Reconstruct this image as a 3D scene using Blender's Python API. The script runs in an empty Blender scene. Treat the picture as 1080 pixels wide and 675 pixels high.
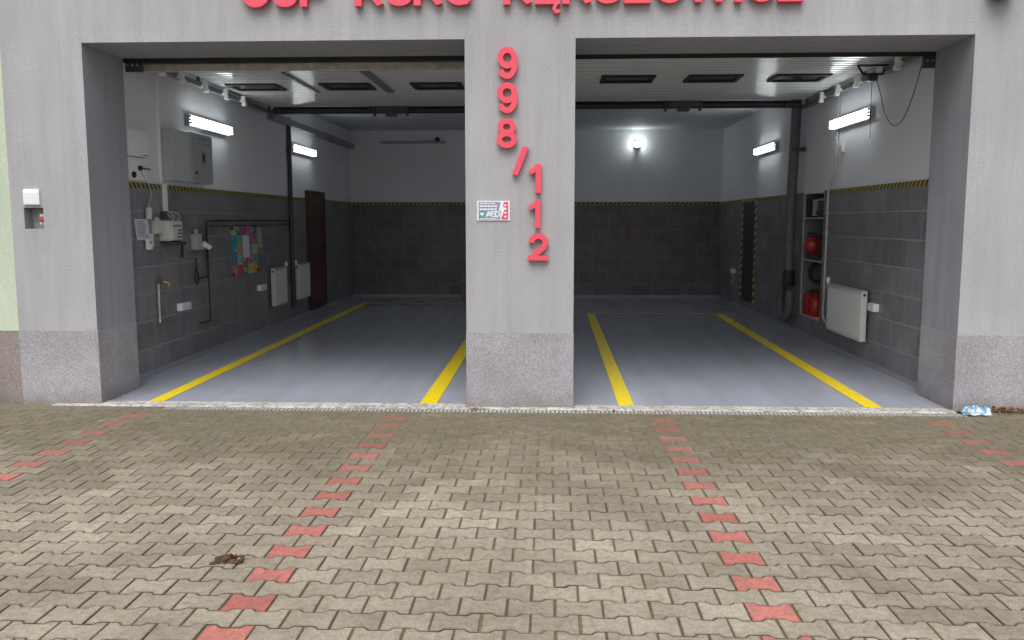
import bpy, bmesh, math, random
from mathutils import Vector, Matrix, noise
from mathutils.geometry import delaunay_2d_cdt
R = math.radians
rnd = random.Random(7)
scene = bpy.context.scene
COL = scene.collection

# ------------------------------------------------------------------ measured layout (metres)
XL, XP1, XP2, XR = -3.918, -0.699, 0.211, 3.405      # opening edges on the facade (y = 0)
ZT = 3.079                                           # opening height
DR = 0.70                                            # wall thickness (reveal)
WL, WR, YB, ZC = -4.134, 3.542, 10.685, 3.4455       # hall inside
FL, FR = -4.62, 9.0                                  # facade ends
HB = 6.4

# ------------------------------------------------------------------ object helpers
def wl(o):
    v = Vector((0, 0, 0))
    while o is not None:
        v += o.location
        o = o.parent
    return v

def tag(o, label=None, cat=None, group=None, kind=None):
    if label: o['label'] = label
    if cat: o['category'] = cat
    if group: o['group'] = group
    if kind: o['kind'] = kind
    return o

def thing(name, label, cat, loc, group=None):
    o = bpy.data.objects.new(name, None)
    o.empty_display_size = 0.1
    o.location = loc
    COL.objects.link(o)
    return tag(o, label, cat, group)

def obj(name, bm, mats, parent=None, origin=None, smooth=False, normals=True, angle=40):
    if normals:
        bmesh.ops.recalc_face_normals(bm, faces=bm.faces[:])
    if parent is not None:
        off = wl(parent)
    elif origin is not None:
        off = Vector(origin)
    else:
        off = Vector((0, 0, 0))
    if off.length > 0:
        bmesh.ops.translate(bm, verts=bm.verts[:], vec=-off)
    me = bpy.data.meshes.new(name)
    bm.to_mesh(me)
    bm.free()
    if not isinstance(mats, (list, tuple)): mats = [mats]
    for m in mats: me.materials.append(m)
    if smooth:
        for p in me.polygons: p.use_smooth = True
        try: me.set_sharp_from_angle(angle=R(angle))
        except Exception: pass
    o = bpy.data.objects.new(name, me)
    COL.objects.link(o)
    if parent is not None: o.parent = parent
    else: o.location = off
    return o

def copy_tree(o, parent=None):
    c = o.copy(); COL.objects.link(c)
    if parent is not None: c.parent = parent
    for ch in o.children: copy_tree(ch, c)
    return c

# ------------------------------------------------------------------ shape helpers
def NB(): return bmesh.new()

def box(bm, x0, x1, y0, y1, z0, z1, mi=0, bev=0.0, rot=None):
    """box between the given planes; rot = (axis, angle) about its centre"""
    c = Vector(((x0+x1)/2, (y0+y1)/2, (z0+z1)/2))
    t = bmesh.new()
    bmesh.ops.create_cube(t, size=1)
    bmesh.ops.scale(t, vec=(abs(x1-x0), abs(y1-y0), abs(z1-z0)), verts=t.verts[:])
    if bev > 0:
        bmesh.ops.bevel(t, geom=t.edges[:], offset=bev, segments=2, profile=0.7, affect='EDGES', clamp_overlap=True)
    if rot:
        bmesh.ops.rotate(t, cent=(0, 0, 0), matrix=Matrix.Rotation(rot[1], 3, rot[0]), verts=t.verts[:])
    bmesh.ops.translate(t, vec=c, verts=t.verts[:])
    merge(bm, t, mi)
    return bm

def merge(bm, t, mi=None):
    vm = [bm.verts.new(v.co) for v in t.verts]
    t.verts.index_update()
    for f in t.faces:
        nf = bm.faces.new([vm[v.index] for v in f.verts])
        nf.material_index = f.material_index if mi is None else mi
    t.free()

def cyl(bm, p0, p1, r0, r1=None, n=16, mi=0, caps=True):
    p0, p1 = Vector(p0), Vector(p1)
    r1 = r0 if r1 is None else r1
    d = (p1-p0).normalized()
    u = d.orthogonal().normalized(); v = d.cross(u)
    a = [bm.verts.new(p0+(u*math.cos(2*math.pi*i/n)+v*math.sin(2*math.pi*i/n))*r0) for i in range(n)]
    b = [bm.verts.new(p1+(u*math.cos(2*math.pi*i/n)+v*math.sin(2*math.pi*i/n))*r1) for i in range(n)]
    for i in range(n):
        f = bm.faces.new([a[i], a[(i+1) % n], b[(i+1) % n], b[i]]); f.material_index = mi
    if caps:
        f = bm.faces.new(a[::-1]); f.material_index = mi
        f = bm.faces.new(b); f.material_index = mi
    return bm

def lathe(bm, base, axis, prof, n=20, mi=0):
    """prof: list of (distance along axis, radius)"""
    base, d = Vector(base), Vector(axis).normalized()
    u = d.orthogonal().normalized(); v = d.cross(u)
    rings = []
    for h, r in prof:
        rings.append([bm.verts.new(base+d*h+(u*math.cos(2*math.pi*i/n)+v*math.sin(2*math.pi*i/n))*max(r, 1e-4)) for i in range(n)])
    for a, b in zip(rings, rings[1:]):
        for i in range(n):
            f = bm.faces.new([a[i], a[(i+1) % n], b[(i+1) % n], b[i]]); f.material_index = mi
    f = bm.faces.new(rings[0][::-1]); f.material_index = mi
    f = bm.faces.new(rings[-1]); f.material_index = mi
    return bm

def smooth_path(pts, n=6):
    P = [Vector(p) for p in pts]
    P = [P[0]*2-P[1]]+P+[P[-1]*2-P[-2]]
    out = []
    for i in range(1, len(P)-2):
        for k in range(n):
            t = k/n
            a, b, c, d = P[i-1], P[i], P[i+1], P[i+2]
            out.append(0.5*((2*b)+(c-a)*t+(2*a-5*b+4*c-d)*t*t+(3*b-a-3*c+d)*t**3))
    out.append(P[-2])
    return out

def tube(bm, pts, r, n=10, mi=0, corr=0.0, pitch=0.0):
    pts = [Vector(p) for p in pts]
    rings = []
    u = None
    dist = 0
    for i, p in enumerate(pts):
        if i: dist += (p-pts[i-1]).length
        d = (pts[min(i+1, len(pts)-1)]-pts[max(i-1, 0)]).normalized()
        if u is None: u = d.orthogonal().normalized()
        u = (u-d*u.dot(d)).normalized(); v = d.cross(u)
        rr = r
        if corr: rr = r+corr*(1 if i % 2 else -1)
        rings.append([bm.verts.new(p+(u*math.cos(2*math.pi*k/n)+v*math.sin(2*math.pi*k/n))*rr) for k in range(n)])
    for a, b in zip(rings, rings[1:]):
        for k in range(n):
            f = bm.faces.new([a[k], a[(k+1) % n], b[(k+1) % n], b[k]]); f.material_index = mi
    f = bm.faces.new(rings[0][::-1]); f.material_index = mi
    f = bm.faces.new(rings[-1]); f.material_index = mi
    return bm

def resample(pts, step):
    out = [pts[0]]
    acc = 0
    for a, b in zip(pts, pts[1:]):
        L = (b-a).length
        pos = step-acc
        while pos <= L:
            out.append(a.lerp(b, pos/L)); pos += step
        acc = (acc+L) % step
    return out

def holed(bm, plane, a0, a1, b0, b1, t0, t1, holes, mi=0, mside=None):
    """slab with rectangular through holes. plane 'xz' (thickness y) or 'yz' (thickness x)"""
    A = sorted(set([a0, a1]+[h[0] for h in holes]+[h[1] for h in holes]))
    B = sorted(set([b0, b1]+[h[2] for h in holes]+[h[3] for h in holes]))
    A = [a for a in A if a0 <= a <= a1]; B = [b for b in B if b0 <= b <= b1]
    def solid(i, j):
        if i < 0 or j < 0 or i >= len(A)-1 or j >= len(B)-1: return False
        ca, cb = (A[i]+A[i+1])/2, (B[j]+B[j+1])/2
        return not any(h[0] < ca < h[1] and h[2] < cb < h[3] for h in holes)
    def P(a, b, t):
        return (a, t, b) if plane == 'xz' else (t, a, b)
    cache = {}
    def V(i, j, k):
        key = (i, j, k)
        if key not in cache: cache[key] = bm.verts.new(P(A[i], B[j], (t0, t1)[k]))
        return cache[key]
    for i in range(len(A)-1):
        for j in range(len(B)-1):
            if not solid(i, j): continue
            fs = [[V(i, j, 0), V(i+1, j, 0), V(i+1, j+1, 0), V(i, j+1, 0)], [V(i, j, 1), V(i, j+1, 1), V(i+1, j+1, 1), V(i+1, j, 1)]]
            if not solid(i-1, j): fs.append([V(i, j, 0), V(i, j+1, 0), V(i, j+1, 1), V(i, j, 1)])
            if not solid(i+1, j): fs.append([V(i+1, j, 0), V(i+1, j, 1), V(i+1, j+1, 1), V(i+1, j+1, 0)])
            if not solid(i, j-1): fs.append([V(i, j, 0), V(i, j, 1), V(i+1, j, 1), V(i+1, j, 0)])
            if not solid(i, j+1): fs.append([V(i, j+1, 0), V(i+1, j+1, 0), V(i+1, j+1, 1), V(i, j+1, 1)])
            for q_, f in enumerate(fs):
                nf = bm.faces.new(f); nf.material_index = mi if (mside is None or q_ < 2) else mside
    return bm

# ------------------------------------------------------------------ glyphs built from strokes (heavy grotesque)
def arc(cx, cy, rx, ry, a0, a1, n=22):
    return [(cx+rx*math.cos(R(a0+(a1-a0)*i/n)), cy+ry*math.sin(R(a0+(a1-a0)*i/n))) for i in range(n+1)]
W_ = 0.2
GLYPH = {
 'O': (0.92, [(arc(.46, .5, .36, .405, 0, 360, 48), .205)]),
 'C': (0.86, [(arc(.46, .5, .36, .405, 38, 322, 40), .205)]),
 'G': (0.92, [(arc(.46, .5, .36, .405, 38, 318, 40)+[(.74, .2), (.74, .42)], .2), ([(.46, .43), (.838, .43)], .17)]),
 'S': (0.78, [(arc(.39, .70, .27, .205, 22, 200, 24)+[(.19, .58), (.40, .505), (.6, .43)]+arc(.39, .29, .29, .195, 12, -155, 24), .2)]),
 'P': (0.78, [([(.1, 0), (.1, 1)], .205), ([(.1, .91), (.42, .91)]+arc(.42, .67, .25, .24, 90, -90, 18)+[(.1, .43)], .18)]),
 'R': (0.86, [([(.1, 0), (.1, 1)], .205), ([(.1, .91), (.42, .91)]+arc(.42, .685, .25, .225, 90, -90, 18)+[(.1, .46)], .18), ([(.42, .45), (.74, 0)], .215)]),
 'K': (0.86, [([(.1, 0), (.1, 1)], .205), ([(.1, .35), (.70, 1)], .205), ([(.33, .56), (.74, 0)], .215)]),
 'E': (0.74, [([(.1, 0), (.1, 1)], .205), ([(.1, .09), (.72, .09)], .18), ([(.1, .53), (.67, .53)], .175), ([(.1, .91), (.70, .91)], .18)]),
 'Ę': (0.74, [([(.1, 0), (.1, 1)], .205), ([(.1, .09), (.72, .09)], .18), ([(.1, .53), (.67, .53)], .175), ([(.1, .91), (.70, .91)], .18),
              ([(.64, .04), (.57, -.04), (.545, -.13), (.60, -.205), (.71, -.195)], .10)]),
 'Z': (0.78, [([(.05, .91), (.66, .91)], .18), ([(.64, .93), (.12, .07)], .21), ([(.02, .09), (.77, .09)], .18)]),
 'W': (1.32, [([(.09, 1), (.36, .0)], .2), ([(.36, .0), (.66, 1)], .19), ([(.66, 1), (.96, .0)], .19), ([(.96, .0), (1.23, 1)], .2)]),
 'I': (0.23, [([(.115, 0), (.115, 1)], .215)]),
 'A': (0.9, [([(.08, 0), (.45, .97)], .2), ([(.45, .97), (.82, 0)], .2), ([(.2, .29), (.7, .29)], .17)]),
 'D': (0.86, [([(.1, 0), (.1, 1)], .205), ([(.1, .91), (.36, .91)]+arc(.36, .5, .36, .41, 90, -90, 26)+[(.1, .09)], .185)]),
 '9': (0.72, [(arc(.36, .665, .245, .245, 0, 360, 40), .19), (arc(.36, .46, .26, .37, 32, -110, 30)+[(.18, .16), (.13, .275)], .19)]),
 '8': (0.72, [(arc(.36, .715, .215, .195, 0, 360, 36), .185), (arc(.36, .29, .255, .2, 0, 360, 40), .19)]),
 '1': (0.6, [([(.40, 0), (.40, 1)], .205), ([(.42, .96), (.33, .85), (.22, .77), (.08, .71)], .17)]),
 '2': (0.72, [([(.135, .66)]+arc(.37, .68, .235, .23, 168, -18, 24)+[(.52, .47), (.3, .26), (.15, .1)], .195), ([(.02, .09), (.7, .09)], .18)]),
 '/': (0.5, [([(.08, 0), (.42, 1)], .19)]),
}
def glyph_tris(ch, bold=1.0):
    _, strokes = GLYPH[ch]
    V, F = [], []
    for pts, w in strokes:
        w = w*bold
        P = [Vector(p) for p in pts]
        closed = (P[0]-P[-1]).length < 1e-4
        if closed: P = P[:-1]
        n = len(P)
        Lp, Rp = [], []
        for i in range(n):
            if closed: a, b = P[i-1], P[(i+1) % n]
            else: a, b = P[max(i-1, 0)], P[min(i+1, n-1)]
            d0 = (P[i]-a).normalized() if (P[i]-a).length > 1e-6 else None
            d1 = (b-P[i]).normalized() if (b-P[i]).length > 1e-6 else None
            d0 = d0 or d1; d1 = d1 or d0
            t = (d0+d1).normalized(); nn = Vector((-t.y, t.x))
            k = min(1.6, 1/max(.35, nn.dot(Vector((-d0.y, d0.x)))))
            Lp.append(P[i]+nn*w/2*k); Rp.append(P[i]-nn*w/2*k)
        m = n if closed else n-1
        for i in range(m):
            j = (i+1) % n
            q = [Rp[i], Rp[j], Lp[j], Lp[i]]
            s = len(V); V += q
            F.append([s, s+1, s+2, s+3])
    if ch in 'AKW':                                   # diagonal strokes end flat on cap line and base line
        top = {'A': 1.0, 'K': 1.0, 'W': 1.0}[ch]
        V = [Vector((v.x, min(max(v.y, 0), top))) for v in V]
    if ch == 'R': V = [Vector((v.x, max(v.y, 0))) for v in V]
    r = delaunay_2d_cdt(V, [], F, 0, 1e-4)
    return r[0], [f for f, o in zip(r[2], r[5]) if len(o)]

def add_glyph(bm, ch, fx, depth, bold=1.0, mi=0):
    """fx maps (u, v, d) to a point; d from 0 (back) to depth (front)"""
    vs, fs = glyph_tris(ch, bold)
    front = [bm.verts.new(fx(v.x, v.y, depth)) for v in vs]
    back = [bm.verts.new(fx(v.x, v.y, 0)) for v in vs] if depth > 0 else None
    edges = {}
    for f in fs:
        nf = bm.faces.new([front[i] for i in f]); nf.material_index = mi
        if back:
            nf = bm.faces.new([back[i] for i in reversed(f)]); nf.material_index = mi
        for a, b in zip(f, list(f[1:])+[f[0]]):
            k = (min(a, b), max(a, b))
            edges.setdefault(k, []).append((a, b))
    if back:
        for k, l in edges.items():
            if len(l) == 1:
                a, b = l[0]
                nf = bm.faces.new([front[b], front[a], back[a], back[b]]); nf.material_index = mi

# ------------------------------------------------------------------ material helpers
class NT:
    def __init__(s, name):
        s.m = bpy.data.materials.new(name); s.m.use_nodes = True
        s.t = s.m.node_tree; s.n = s.t.nodes
        s.b = s.n['Principled BSDF']
    def node(s, typ, **kw):
        n = s.n.new(typ)
        for k, v in kw.items():
            if k == 'inp':
                for kk, vv in v.items(): s.put(n.inputs[kk], vv)
            else: setattr(n, k, v)
        return n
    def put(s, sock, v):
        if isinstance(v, bpy.types.NodeSocket): s.t.links.new(v, sock)
        else: sock.default_value = v
    def coord(s, kind='Object'):
        return s.node('ShaderNodeTexCoord').outputs[kind]
    def mapping(s, vec, scale=(1, 1, 1), loc=(0, 0, 0), rot=(0, 0, 0)):
        n = s.node('ShaderNodeMapping'); s.put(n.inputs[0], vec)
        n.inputs['Scale'].default_value = scale; n.inputs['Location'].default_value = loc; n.inputs['Rotation'].default_value = rot
        return n.outputs[0]
    def noise(s, vec, scale, detail=4, rough=0.55):
        n = s.node('ShaderNodeTexNoise'); s.put(n.inputs['Vector'], vec)
        n.inputs['Scale'].default_value = scale; n.inputs['Detail'].default_value = detail; n.inputs['Roughness'].default_value = rough
        return n.outputs[0]
    def ramp(s, fac, stops):
        n = s.node('ShaderNodeValToRGB'); s.put(n.inputs[0], fac)
        e = n.color_ramp.elements
        while len(e) < len(stops): e.new(0.5)
        for el, (p, c) in zip(e, stops):
            el.position = p; el.color = (c, c, c, 1) if isinstance(c, (int, float)) else (*c, 1)
        return n.outputs[0]
    def mix(s, fac, a, b, mode='MIX'):
        n = s.node('ShaderNodeMix', data_type='RGBA', blend_type=mode)
        s.put(n.inputs[0], fac)
        for sock, v in ((n.inputs[6], a), (n.inputs[7], b)):
            if isinstance(v, bpy.types.NodeSocket): s.t.links.new(v, sock)
            else: sock.default_value = (*v, 1) if len(v) == 3 else v
        return n.outputs[2]
    def math(s, op, a, b=0.0, c=None):
        n = s.node('ShaderNodeMath', operation=op)
        s.put(n.inputs[0], a); s.put(n.inputs[1], b)
        if c is not None: s.put(n.inputs[2], c)
        return n.outputs[0]
    def bump(s, h, strength=0.3, dist=0.01, normal=None):
        n = s.node('ShaderNodeBump'); s.put(n.inputs['Height'], h)
        n.inputs['Strength'].default_value = strength; n.inputs['Distance'].default_value = dist
        if normal is not None: s.put(n.inputs['Normal'], normal)
        s.t.links.new(n.outputs[0], s.b.inputs['Normal'])
        return n.outputs[0]
    def out(s, col=None, rough=None, metal=None, spec=None, coat=None):
        for k, v in (('Base Color', col), ('Roughness', rough), ('Metallic', metal), ('Specular IOR Level', spec), ('Coat Weight', coat)):
            if v is None: continue
            if isinstance(v, tuple): v = (*v, 1)
            s.put(s.b.inputs[k], v)
        return s.m

def plain(name, col, rough=0.5, metal=0.0, var=0.12, scale=6.0, bump=0.0, bscale=60):
    k = NT(name)
    v = k.coord()
    f = k.noise(v, scale, 5)
    f = k.ramp(f, [(0.3, 0.0), (0.7, 1.0)])
    a = tuple(c*(1-var) for c in col); b = tuple(min(1, c*(1+var)) for c in col)
    rr = k.math('MULTIPLY_ADD', f, 0.14, rough-0.07)
    if bump: k.bump(k.noise(v, bscale, 3), bump, 0.004)
    return k.out(k.mix(f, a, b), rr, metal)

M = {}
# --- facade render: fine grain, stains, faint vertical runs
def mk_render(name, base, grain=1.0, streak=True):
    k = NT(name); v = k.coord()
    big = k.ramp(k.noise(v, 0.9, 4), [(0.3, 0.0), (0.72, 1.0)])
    c = k.mix(big, tuple(x*0.90 for x in base), tuple(x*1.07 for x in base))
    if streak:
        st = k.noise(k.mapping(v, (5, 5, .55)), 1.6, 5, .6)
        st = k.ramp(st, [(0.42, 0.0), (0.75, 1.0)])
        c = k.mix(k.math('MULTIPLY', st, 0.40), c, tuple(x*0.66 for x in base))
        st2 = k.ramp(k.noise(k.mapping(v, (26, 26, .7)), 1.0, 3), [(0.55, 0.0), (0.8, 1.0)])
        c = k.mix(k.math('MULTIPLY', st2, 0.20), c, tuple(x*1.25 for x in base))
    g = k.noise(v, 190, 3, .7)
    gr = k.ramp(g, [(0.32, 0.72), (0.5, 1.0), (0.68, 1.2)])
    c = k.mix(0.55*grain, c, gr, 'MULTIPLY')
    pit = k.noise(v, 62, 4, .65)
    c = k.mix(0.35, c, k.ramp(pit, [(0.34, .72), (0.5, 1.0)]), 'MULTIPLY')
    # soiled foot near the ground
    sx = k.node('ShaderNodeSeparateXYZ'); k.put(sx.inputs[0], k.node('ShaderNodeNewGeometry').outputs['Position'])
    foot = k.math('ADD', sx.outputs[2], k.math('MULTIPLY', k.noise(v, 5, 5), 0.35))
    foot = k.ramp(foot, [(0.14, 1.0), (0.36, 0.0)])
    c = k.mix(k.math('MULTIPLY', foot, .5), c, (base[0]*.55, base[1]*.53, base[2]*.46))
    h = k.math('ADD', k.math('MULTIPLY', g, .6), pit)
    k.bump(h, 0.55, 0.006)
    return k.out(c, 0.92, 0, .2)
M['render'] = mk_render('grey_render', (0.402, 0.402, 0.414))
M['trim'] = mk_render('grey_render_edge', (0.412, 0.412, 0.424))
M['reveal'] = mk_render('grey_render_shaded_reveal', (0.335, 0.342, 0.368))  # same render; shade of reveals and soffits put into a darker, cooler colour
M['green'] = mk_render('pale_green_render', (0.53, 0.60, 0.475))
# --- mosaic plaster plinth: coloured chips
def mk_plinth(name, tint):
    k = NT(name); v = k.coord()
    vo = k.node('ShaderNodeTexVoronoi'); k.put(vo.inputs['Vector'], v); vo.inputs['Scale'].default_value = 210
    sep = k.node('ShaderNodeSeparateColor'); k.put(sep.inputs[0], vo.outputs['Color'])
    r = k.ramp(sep.outputs[0], [(0.0, (0.235, .218, .228)), (0.3, (.31, .288, .299)), (0.6, (.37, .345, .357)), (0.82, (.445, .415, .428)), (1.0, (.53, .505, .518))])
    big = k.ramp(k.noise(v, 2.2, 5), [(0.3, .80), (.7, 1.06)])
    c = k.mix(1.0, r, big, 'MULTIPLY')
    c = k.mix(1.0, c, tint, 'MULTIPLY')
    sx = k.node('ShaderNodeSeparateXYZ'); k.put(sx.inputs[0], k.node('ShaderNodeNewGeometry').outputs['Position'])
    foot = k.math('ADD', sx.outputs[2], k.math('MULTIPLY', k.noise(v, 6, 5), 0.3))
    foot = k.ramp(foot, [(0.13, 1.0), (0.30, 0.0)])
    c = k.mix(k.math('MULTIPLY', foot, .55), c, (.15, .135, .10))
    k.bump(vo.outputs['Distance'], 0.5, 0.004)
    return k.out(c, 0.75, 0, .35)
M['plinth'] = mk_plinth('mosaic_plaster', (1.02, 1.05, 1.07))
M['plinth2'] = mk_plinth('mosaic_plaster_brown', (.78, .72, .64))
# --- inside walls
def mk_wall(name, base):
    k = NT(name); v = k.coord()
    f = k.ramp(k.noise(v, 1.3, 5), [(0.3, 0.0), (.7, 1.0)])
    c = k.mix(f, tuple(x*.94 for x in base), base)
    sm = k.ramp(k.noise(k.mapping(v, (3, 3, .6)), 2, 5), [(.55, 0), (.8, 1)])
    c = k.mix(k.math('MULTIPLY', sm, .16), c, tuple(x*.7 for x in base))
    k.bump(k.noise(v, 90, 3), 0.12, 0.004)
    return k.out(c, 0.75, 0, .3)
M['wall'] = mk_wall('white_wall_paint', (0.77, 0.78, 0.82))
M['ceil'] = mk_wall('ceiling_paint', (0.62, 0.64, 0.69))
# --- dark tiles in half bond
def mk_tile(name, axis, phase, zoff=0.01):
    k = NT(name)
    geo = k.node('ShaderNodeNewGeometry').outputs['Position']
    sx = k.node('ShaderNodeSeparateXYZ'); k.put(sx.inputs[0], geo)
    cb = k.node('ShaderNodeCombineXYZ')
    k.put(cb.inputs[0], k.math('ADD', sx.outputs[0 if axis == 'x' else 1], -phase+60*.6))
    k.put(cb.inputs[1], k.math('ADD', sx.outputs[2], -zoff+2*.28))
    br = k.node('ShaderNodeTexBrick')
    k.put(br.inputs['Vector'], cb.outputs[0])
    br.offset = 0.5; br.squash = 1.0
    for n_, v_ in (('Scale', 1.0), ('Mortar Size', 0.0032 if axis == 'x' else 0.0068), ('Mortar Smooth', 0.15), ('Bias', 0.0), ('Brick Width', 0.607), ('Row Height', 0.28)):
        br.inputs[n_].default_value = v_
    q = .80 if axis == 'x' else 1.22  # light falloff put into the tile colour: side walls lighter, back wall darker
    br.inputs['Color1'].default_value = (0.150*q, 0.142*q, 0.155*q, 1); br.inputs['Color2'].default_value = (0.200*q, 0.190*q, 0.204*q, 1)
    br.inputs['Mortar'].default_value = (0.31, 0.305, 0.31, 1)
    st = k.noise(k.mapping(geo, (9, 9, 1.1)), 1.5, 6, .6)
    st = k.ramp(st, [(0.2, .84), (0.8, 1.16)])
    cl = k.ramp(k.noise(geo, 5, 5, .6), [(.3, .75), (.7, 1.25)])
    c = k.mix(.75, br.outputs['Color'], st, 'MULTIPLY')
    c = k.mix(.75, c, cl, 'MULTIPLY')
    c = k.mix(br.outputs['Fac'], c, (0.31, .305, .31))
    h = k.math('SUBTRACT', 1.0, br.outputs['Fac'])
    k.bump(h, 0.6, 0.003)
    rr = k.math('MULTIPLY_ADD', br.outputs['Fac'], 0.35, 0.42)
    return k.out(c, rr, 0, .4)
M['tile_l'] = mk_tile('dark_tile_left_lit', 'y', 1.70-.6)
M['tile_r'] = mk_tile('dark_tile_right_lit', 'y', 1.59+.303)
M['tile_b'] = mk_tile('dark_tile_back_shaded', 'x', 0.2)
# --- hazard tape
def mk_tape(name, axis, sgn, per=.092, yel=(0.47, 0.39, 0.06)):
    k = NT(name)
    geo = k.node('ShaderNodeNewGeometry').outputs['Position']
    sx = k.node('ShaderNodeSeparateXYZ'); k.put(sx.inputs[0], geo)
    a = k.math('ADD', k.math('MULTIPLY', sx.outputs[0 if axis == 'x' else 1], sgn), sx.outputs[2])
    w = k.math('FRACT', k.math('MULTIPLY', k.math('ADD', a, 40.0), 1/per))
    f = k.math('GREATER_THAN', w, 0.52)
    nz = k.ramp(k.noise(geo, 9, 4), [(.3, .75), (.7, 1.05)])
    c = k.mix(f, (0.020, .020, .020), yel)
    c = k.mix(.8, c, nz, 'MULTIPLY')
    return k.out(c, .45)
M['tape_l'] = mk_tape('hazard_tape_left', 'y', 1)
M['tape_r'] = mk_tape('hazard_tape_right', 'y', 1)
M['tape_a'] = mk_tape('hazard_tape_alcove', 'y', .6, .13, (.80, .70, .22))
M['tape_b'] = mk_tape('hazard_tape_back', 'x', -1)
# --- epoxy floor
def mk_floor():
    k = NT('epoxy_floor'); v = k.coord()
    f = k.ramp(k.noise(v, .8, 5), [(.3, 0), (.7, 1)])
    c = k.mix(f, (.345, .368, .430), (.400, .423, .488))
    sc = k.ramp(k.noise(k.mapping(v, (2.0, 26, 1)), 1.6, 4), [(.0, .90), (1.0, 1.10)])
    c = k.mix(.7, c, sc, 'MULTIPLY')
    tr = k.ramp(k.noise(k.mapping(v, (4.5, .22, 1)), 1.2, 4), [(.40, 0), (.85, 1)])
    c = k.mix(k.math('MULTIPLY', tr, .34), c, (.17, .18, .20))
    sp = k.ramp(k.noise(v, 70, 2), [(.66, 0), (.75, 1)])
    c = k.mix(k.math('MULTIPLY', sp, .12), c, (.3, .3, .3))
    rr = k.math('MULTIPLY_ADD', k.noise(v, 3.0, 5), .18, .08)
    h = k.math('ADD', k.noise(k.mapping(v, (3, 14, 1)), 3, 4), k.math('MULTIPLY', k.noise(v, 120, 2), .25))
    k.bump(h, .05, .004)
    return k.out(c, rr, 0, .65)
M['floor'] = mk_floor()
def mk_yellow():
    k = NT('yellow_line_paint'); v = k.coord()
    w = k.ramp(k.noise(v, 17, 7, .75), [(.33, .0), (.47, 1)])
    c = k.mix(w, (.60, .47, .05), (.86, .66, .010))
    return k.out(c, .38)
M['yellow'] = mk_yellow()
# --- concrete threshold
def mk_conc():
    k = NT('worn_concrete'); v = k.coord()
    a = k.ramp(k.noise(v, 5, 6, .65), [(.28, 0), (.62, 1)])
    c = k.mix(a, (.32, .295, .25), (.58, .56, .52))
    d = k.ramp(k.noise(v, 22, 5, .7), [(.40, 1), (.52, 0)])
    c = k.mix(k.math('MULTIPLY', d, .8), c, (.17, .15, .11))
    k.bump(k.noise(v, 30, 5), .5, .01)
    return k.out(c, .9)
M['concrete'] = mk_conc()
# --- paving stones
def mk_paver():
    k = NT('concrete_paver')
    geo = k.node('ShaderNodeNewGeometry').outputs['Position']
    at = k.node('ShaderNodeAttribute', attribute_name='tone')
    sp = k.node('ShaderNodeSeparateColor'); k.put(sp.inputs[0], at.outputs['Color'])
    red, tone, hue = sp.outputs[0], sp.outputs[1], sp.outputs[2]
    g = k.mix(tone, (.272, .234, .174), (.452, .400, .312))
    g = k.mix(k.math('MULTIPLY', hue, .45), g, (.300, .245, .195))
    big = k.noise(geo, .75, 5, .6)
    g = k.mix(k.ramp(big, [(.35, .0), (.68, .34)]), g, (.13, .115, .088))
    redc = k.mix(tone, (.385, .122, .098), (.50, .190, .160))
    c = k.mix(red, g, redc)
    # aggregate speckle + blotches
    s1 = k.ramp(k.noise(geo, 125, 4, .8), [(.3, .52), (.5, 1.0), (.7, 1.48)])
    c = k.mix(.8, c, s1, 'MULTIPLY')
    s2 = k.ramp(k.noise(geo, 30, 6, .75), [(.28, .52), (.5, 1.0), (.72, 1.26)])
    c = k.mix(.85, c, s2, 'MULTIPLY')
    s3 = k.ramp(k.noise(geo, 105, 4, .8), [(.60, 0), (.70, 1)])
    c = k.mix(k.math('MULTIPLY', s3, .45), c, (.06, .052, .038))
    s4 = k.ramp(k.noise(k.mapping(geo, (1, 1, 1), (3, 7, 1)), 130, 3, .7), [(.64, 0), (.72, 1)])
    c = k.mix(k.math('MULTIPLY', s4, .40), c, (.48, .46, .42))
    s5 = k.ramp(k.noise(geo, 6.5, 6, .7), [(.48, 0), (.70, 1)])
    c = k.mix(k.math('MULTIPLY', s5, .26), c, (.105, .094, .070))
    # soiling and algae, denser close to the wall where water splashes
    sx = k.node('ShaderNodeSeparateXYZ'); k.put(sx.inputs[0], geo)
    near = k.node('ShaderNodeMapRange'); k.put(near.inputs[0], sx.outputs[1])
    near.inputs[1].default_value = -2.9; near.inputs[2].default_value = -0.35
    m = k.math('ADD', k.math('MULTIPLY', near.outputs[0], .46), k.math('MULTIPLY', k.noise(geo, 1.7, 6, .62), .75))
    m = k.ramp(m, [(.34, 0), (.70, 1)])
    patch = k.ramp(k.noise(geo, 17, 5, .7), [(.25, .45), (.6, 1)])
    mm = k.math('MULTIPLY', k.math('MULTIPLY', m, patch), .86)
    mm = k.math('MULTIPLY', mm, k.math('MULTIPLY_ADD', red, -.34, 1.0))
    c = k.mix(mm, c, (.112, .098, .062))
    gr = k.ramp(k.noise(geo, 3.1, 6, .66), [(.56, 0), (.72, 1)])
    c = k.mix(k.math('MULTIPLY', k.math('MULTIPLY', gr, patch), .38), c, (.105, .105, .045))
    side = k.mix(near.outputs[0], (.062, .052, .035), (.105, .094, .058))
    dk = k.mix(at.outputs['Alpha'], side, c)
    k.bump(k.math('ADD', k.noise(geo, 190, 3, .7), k.noise(geo, 40, 3)), .35, .003)
    return k.out(dk, .88, 0, .25)
M['paver'] = mk_paver()
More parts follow.
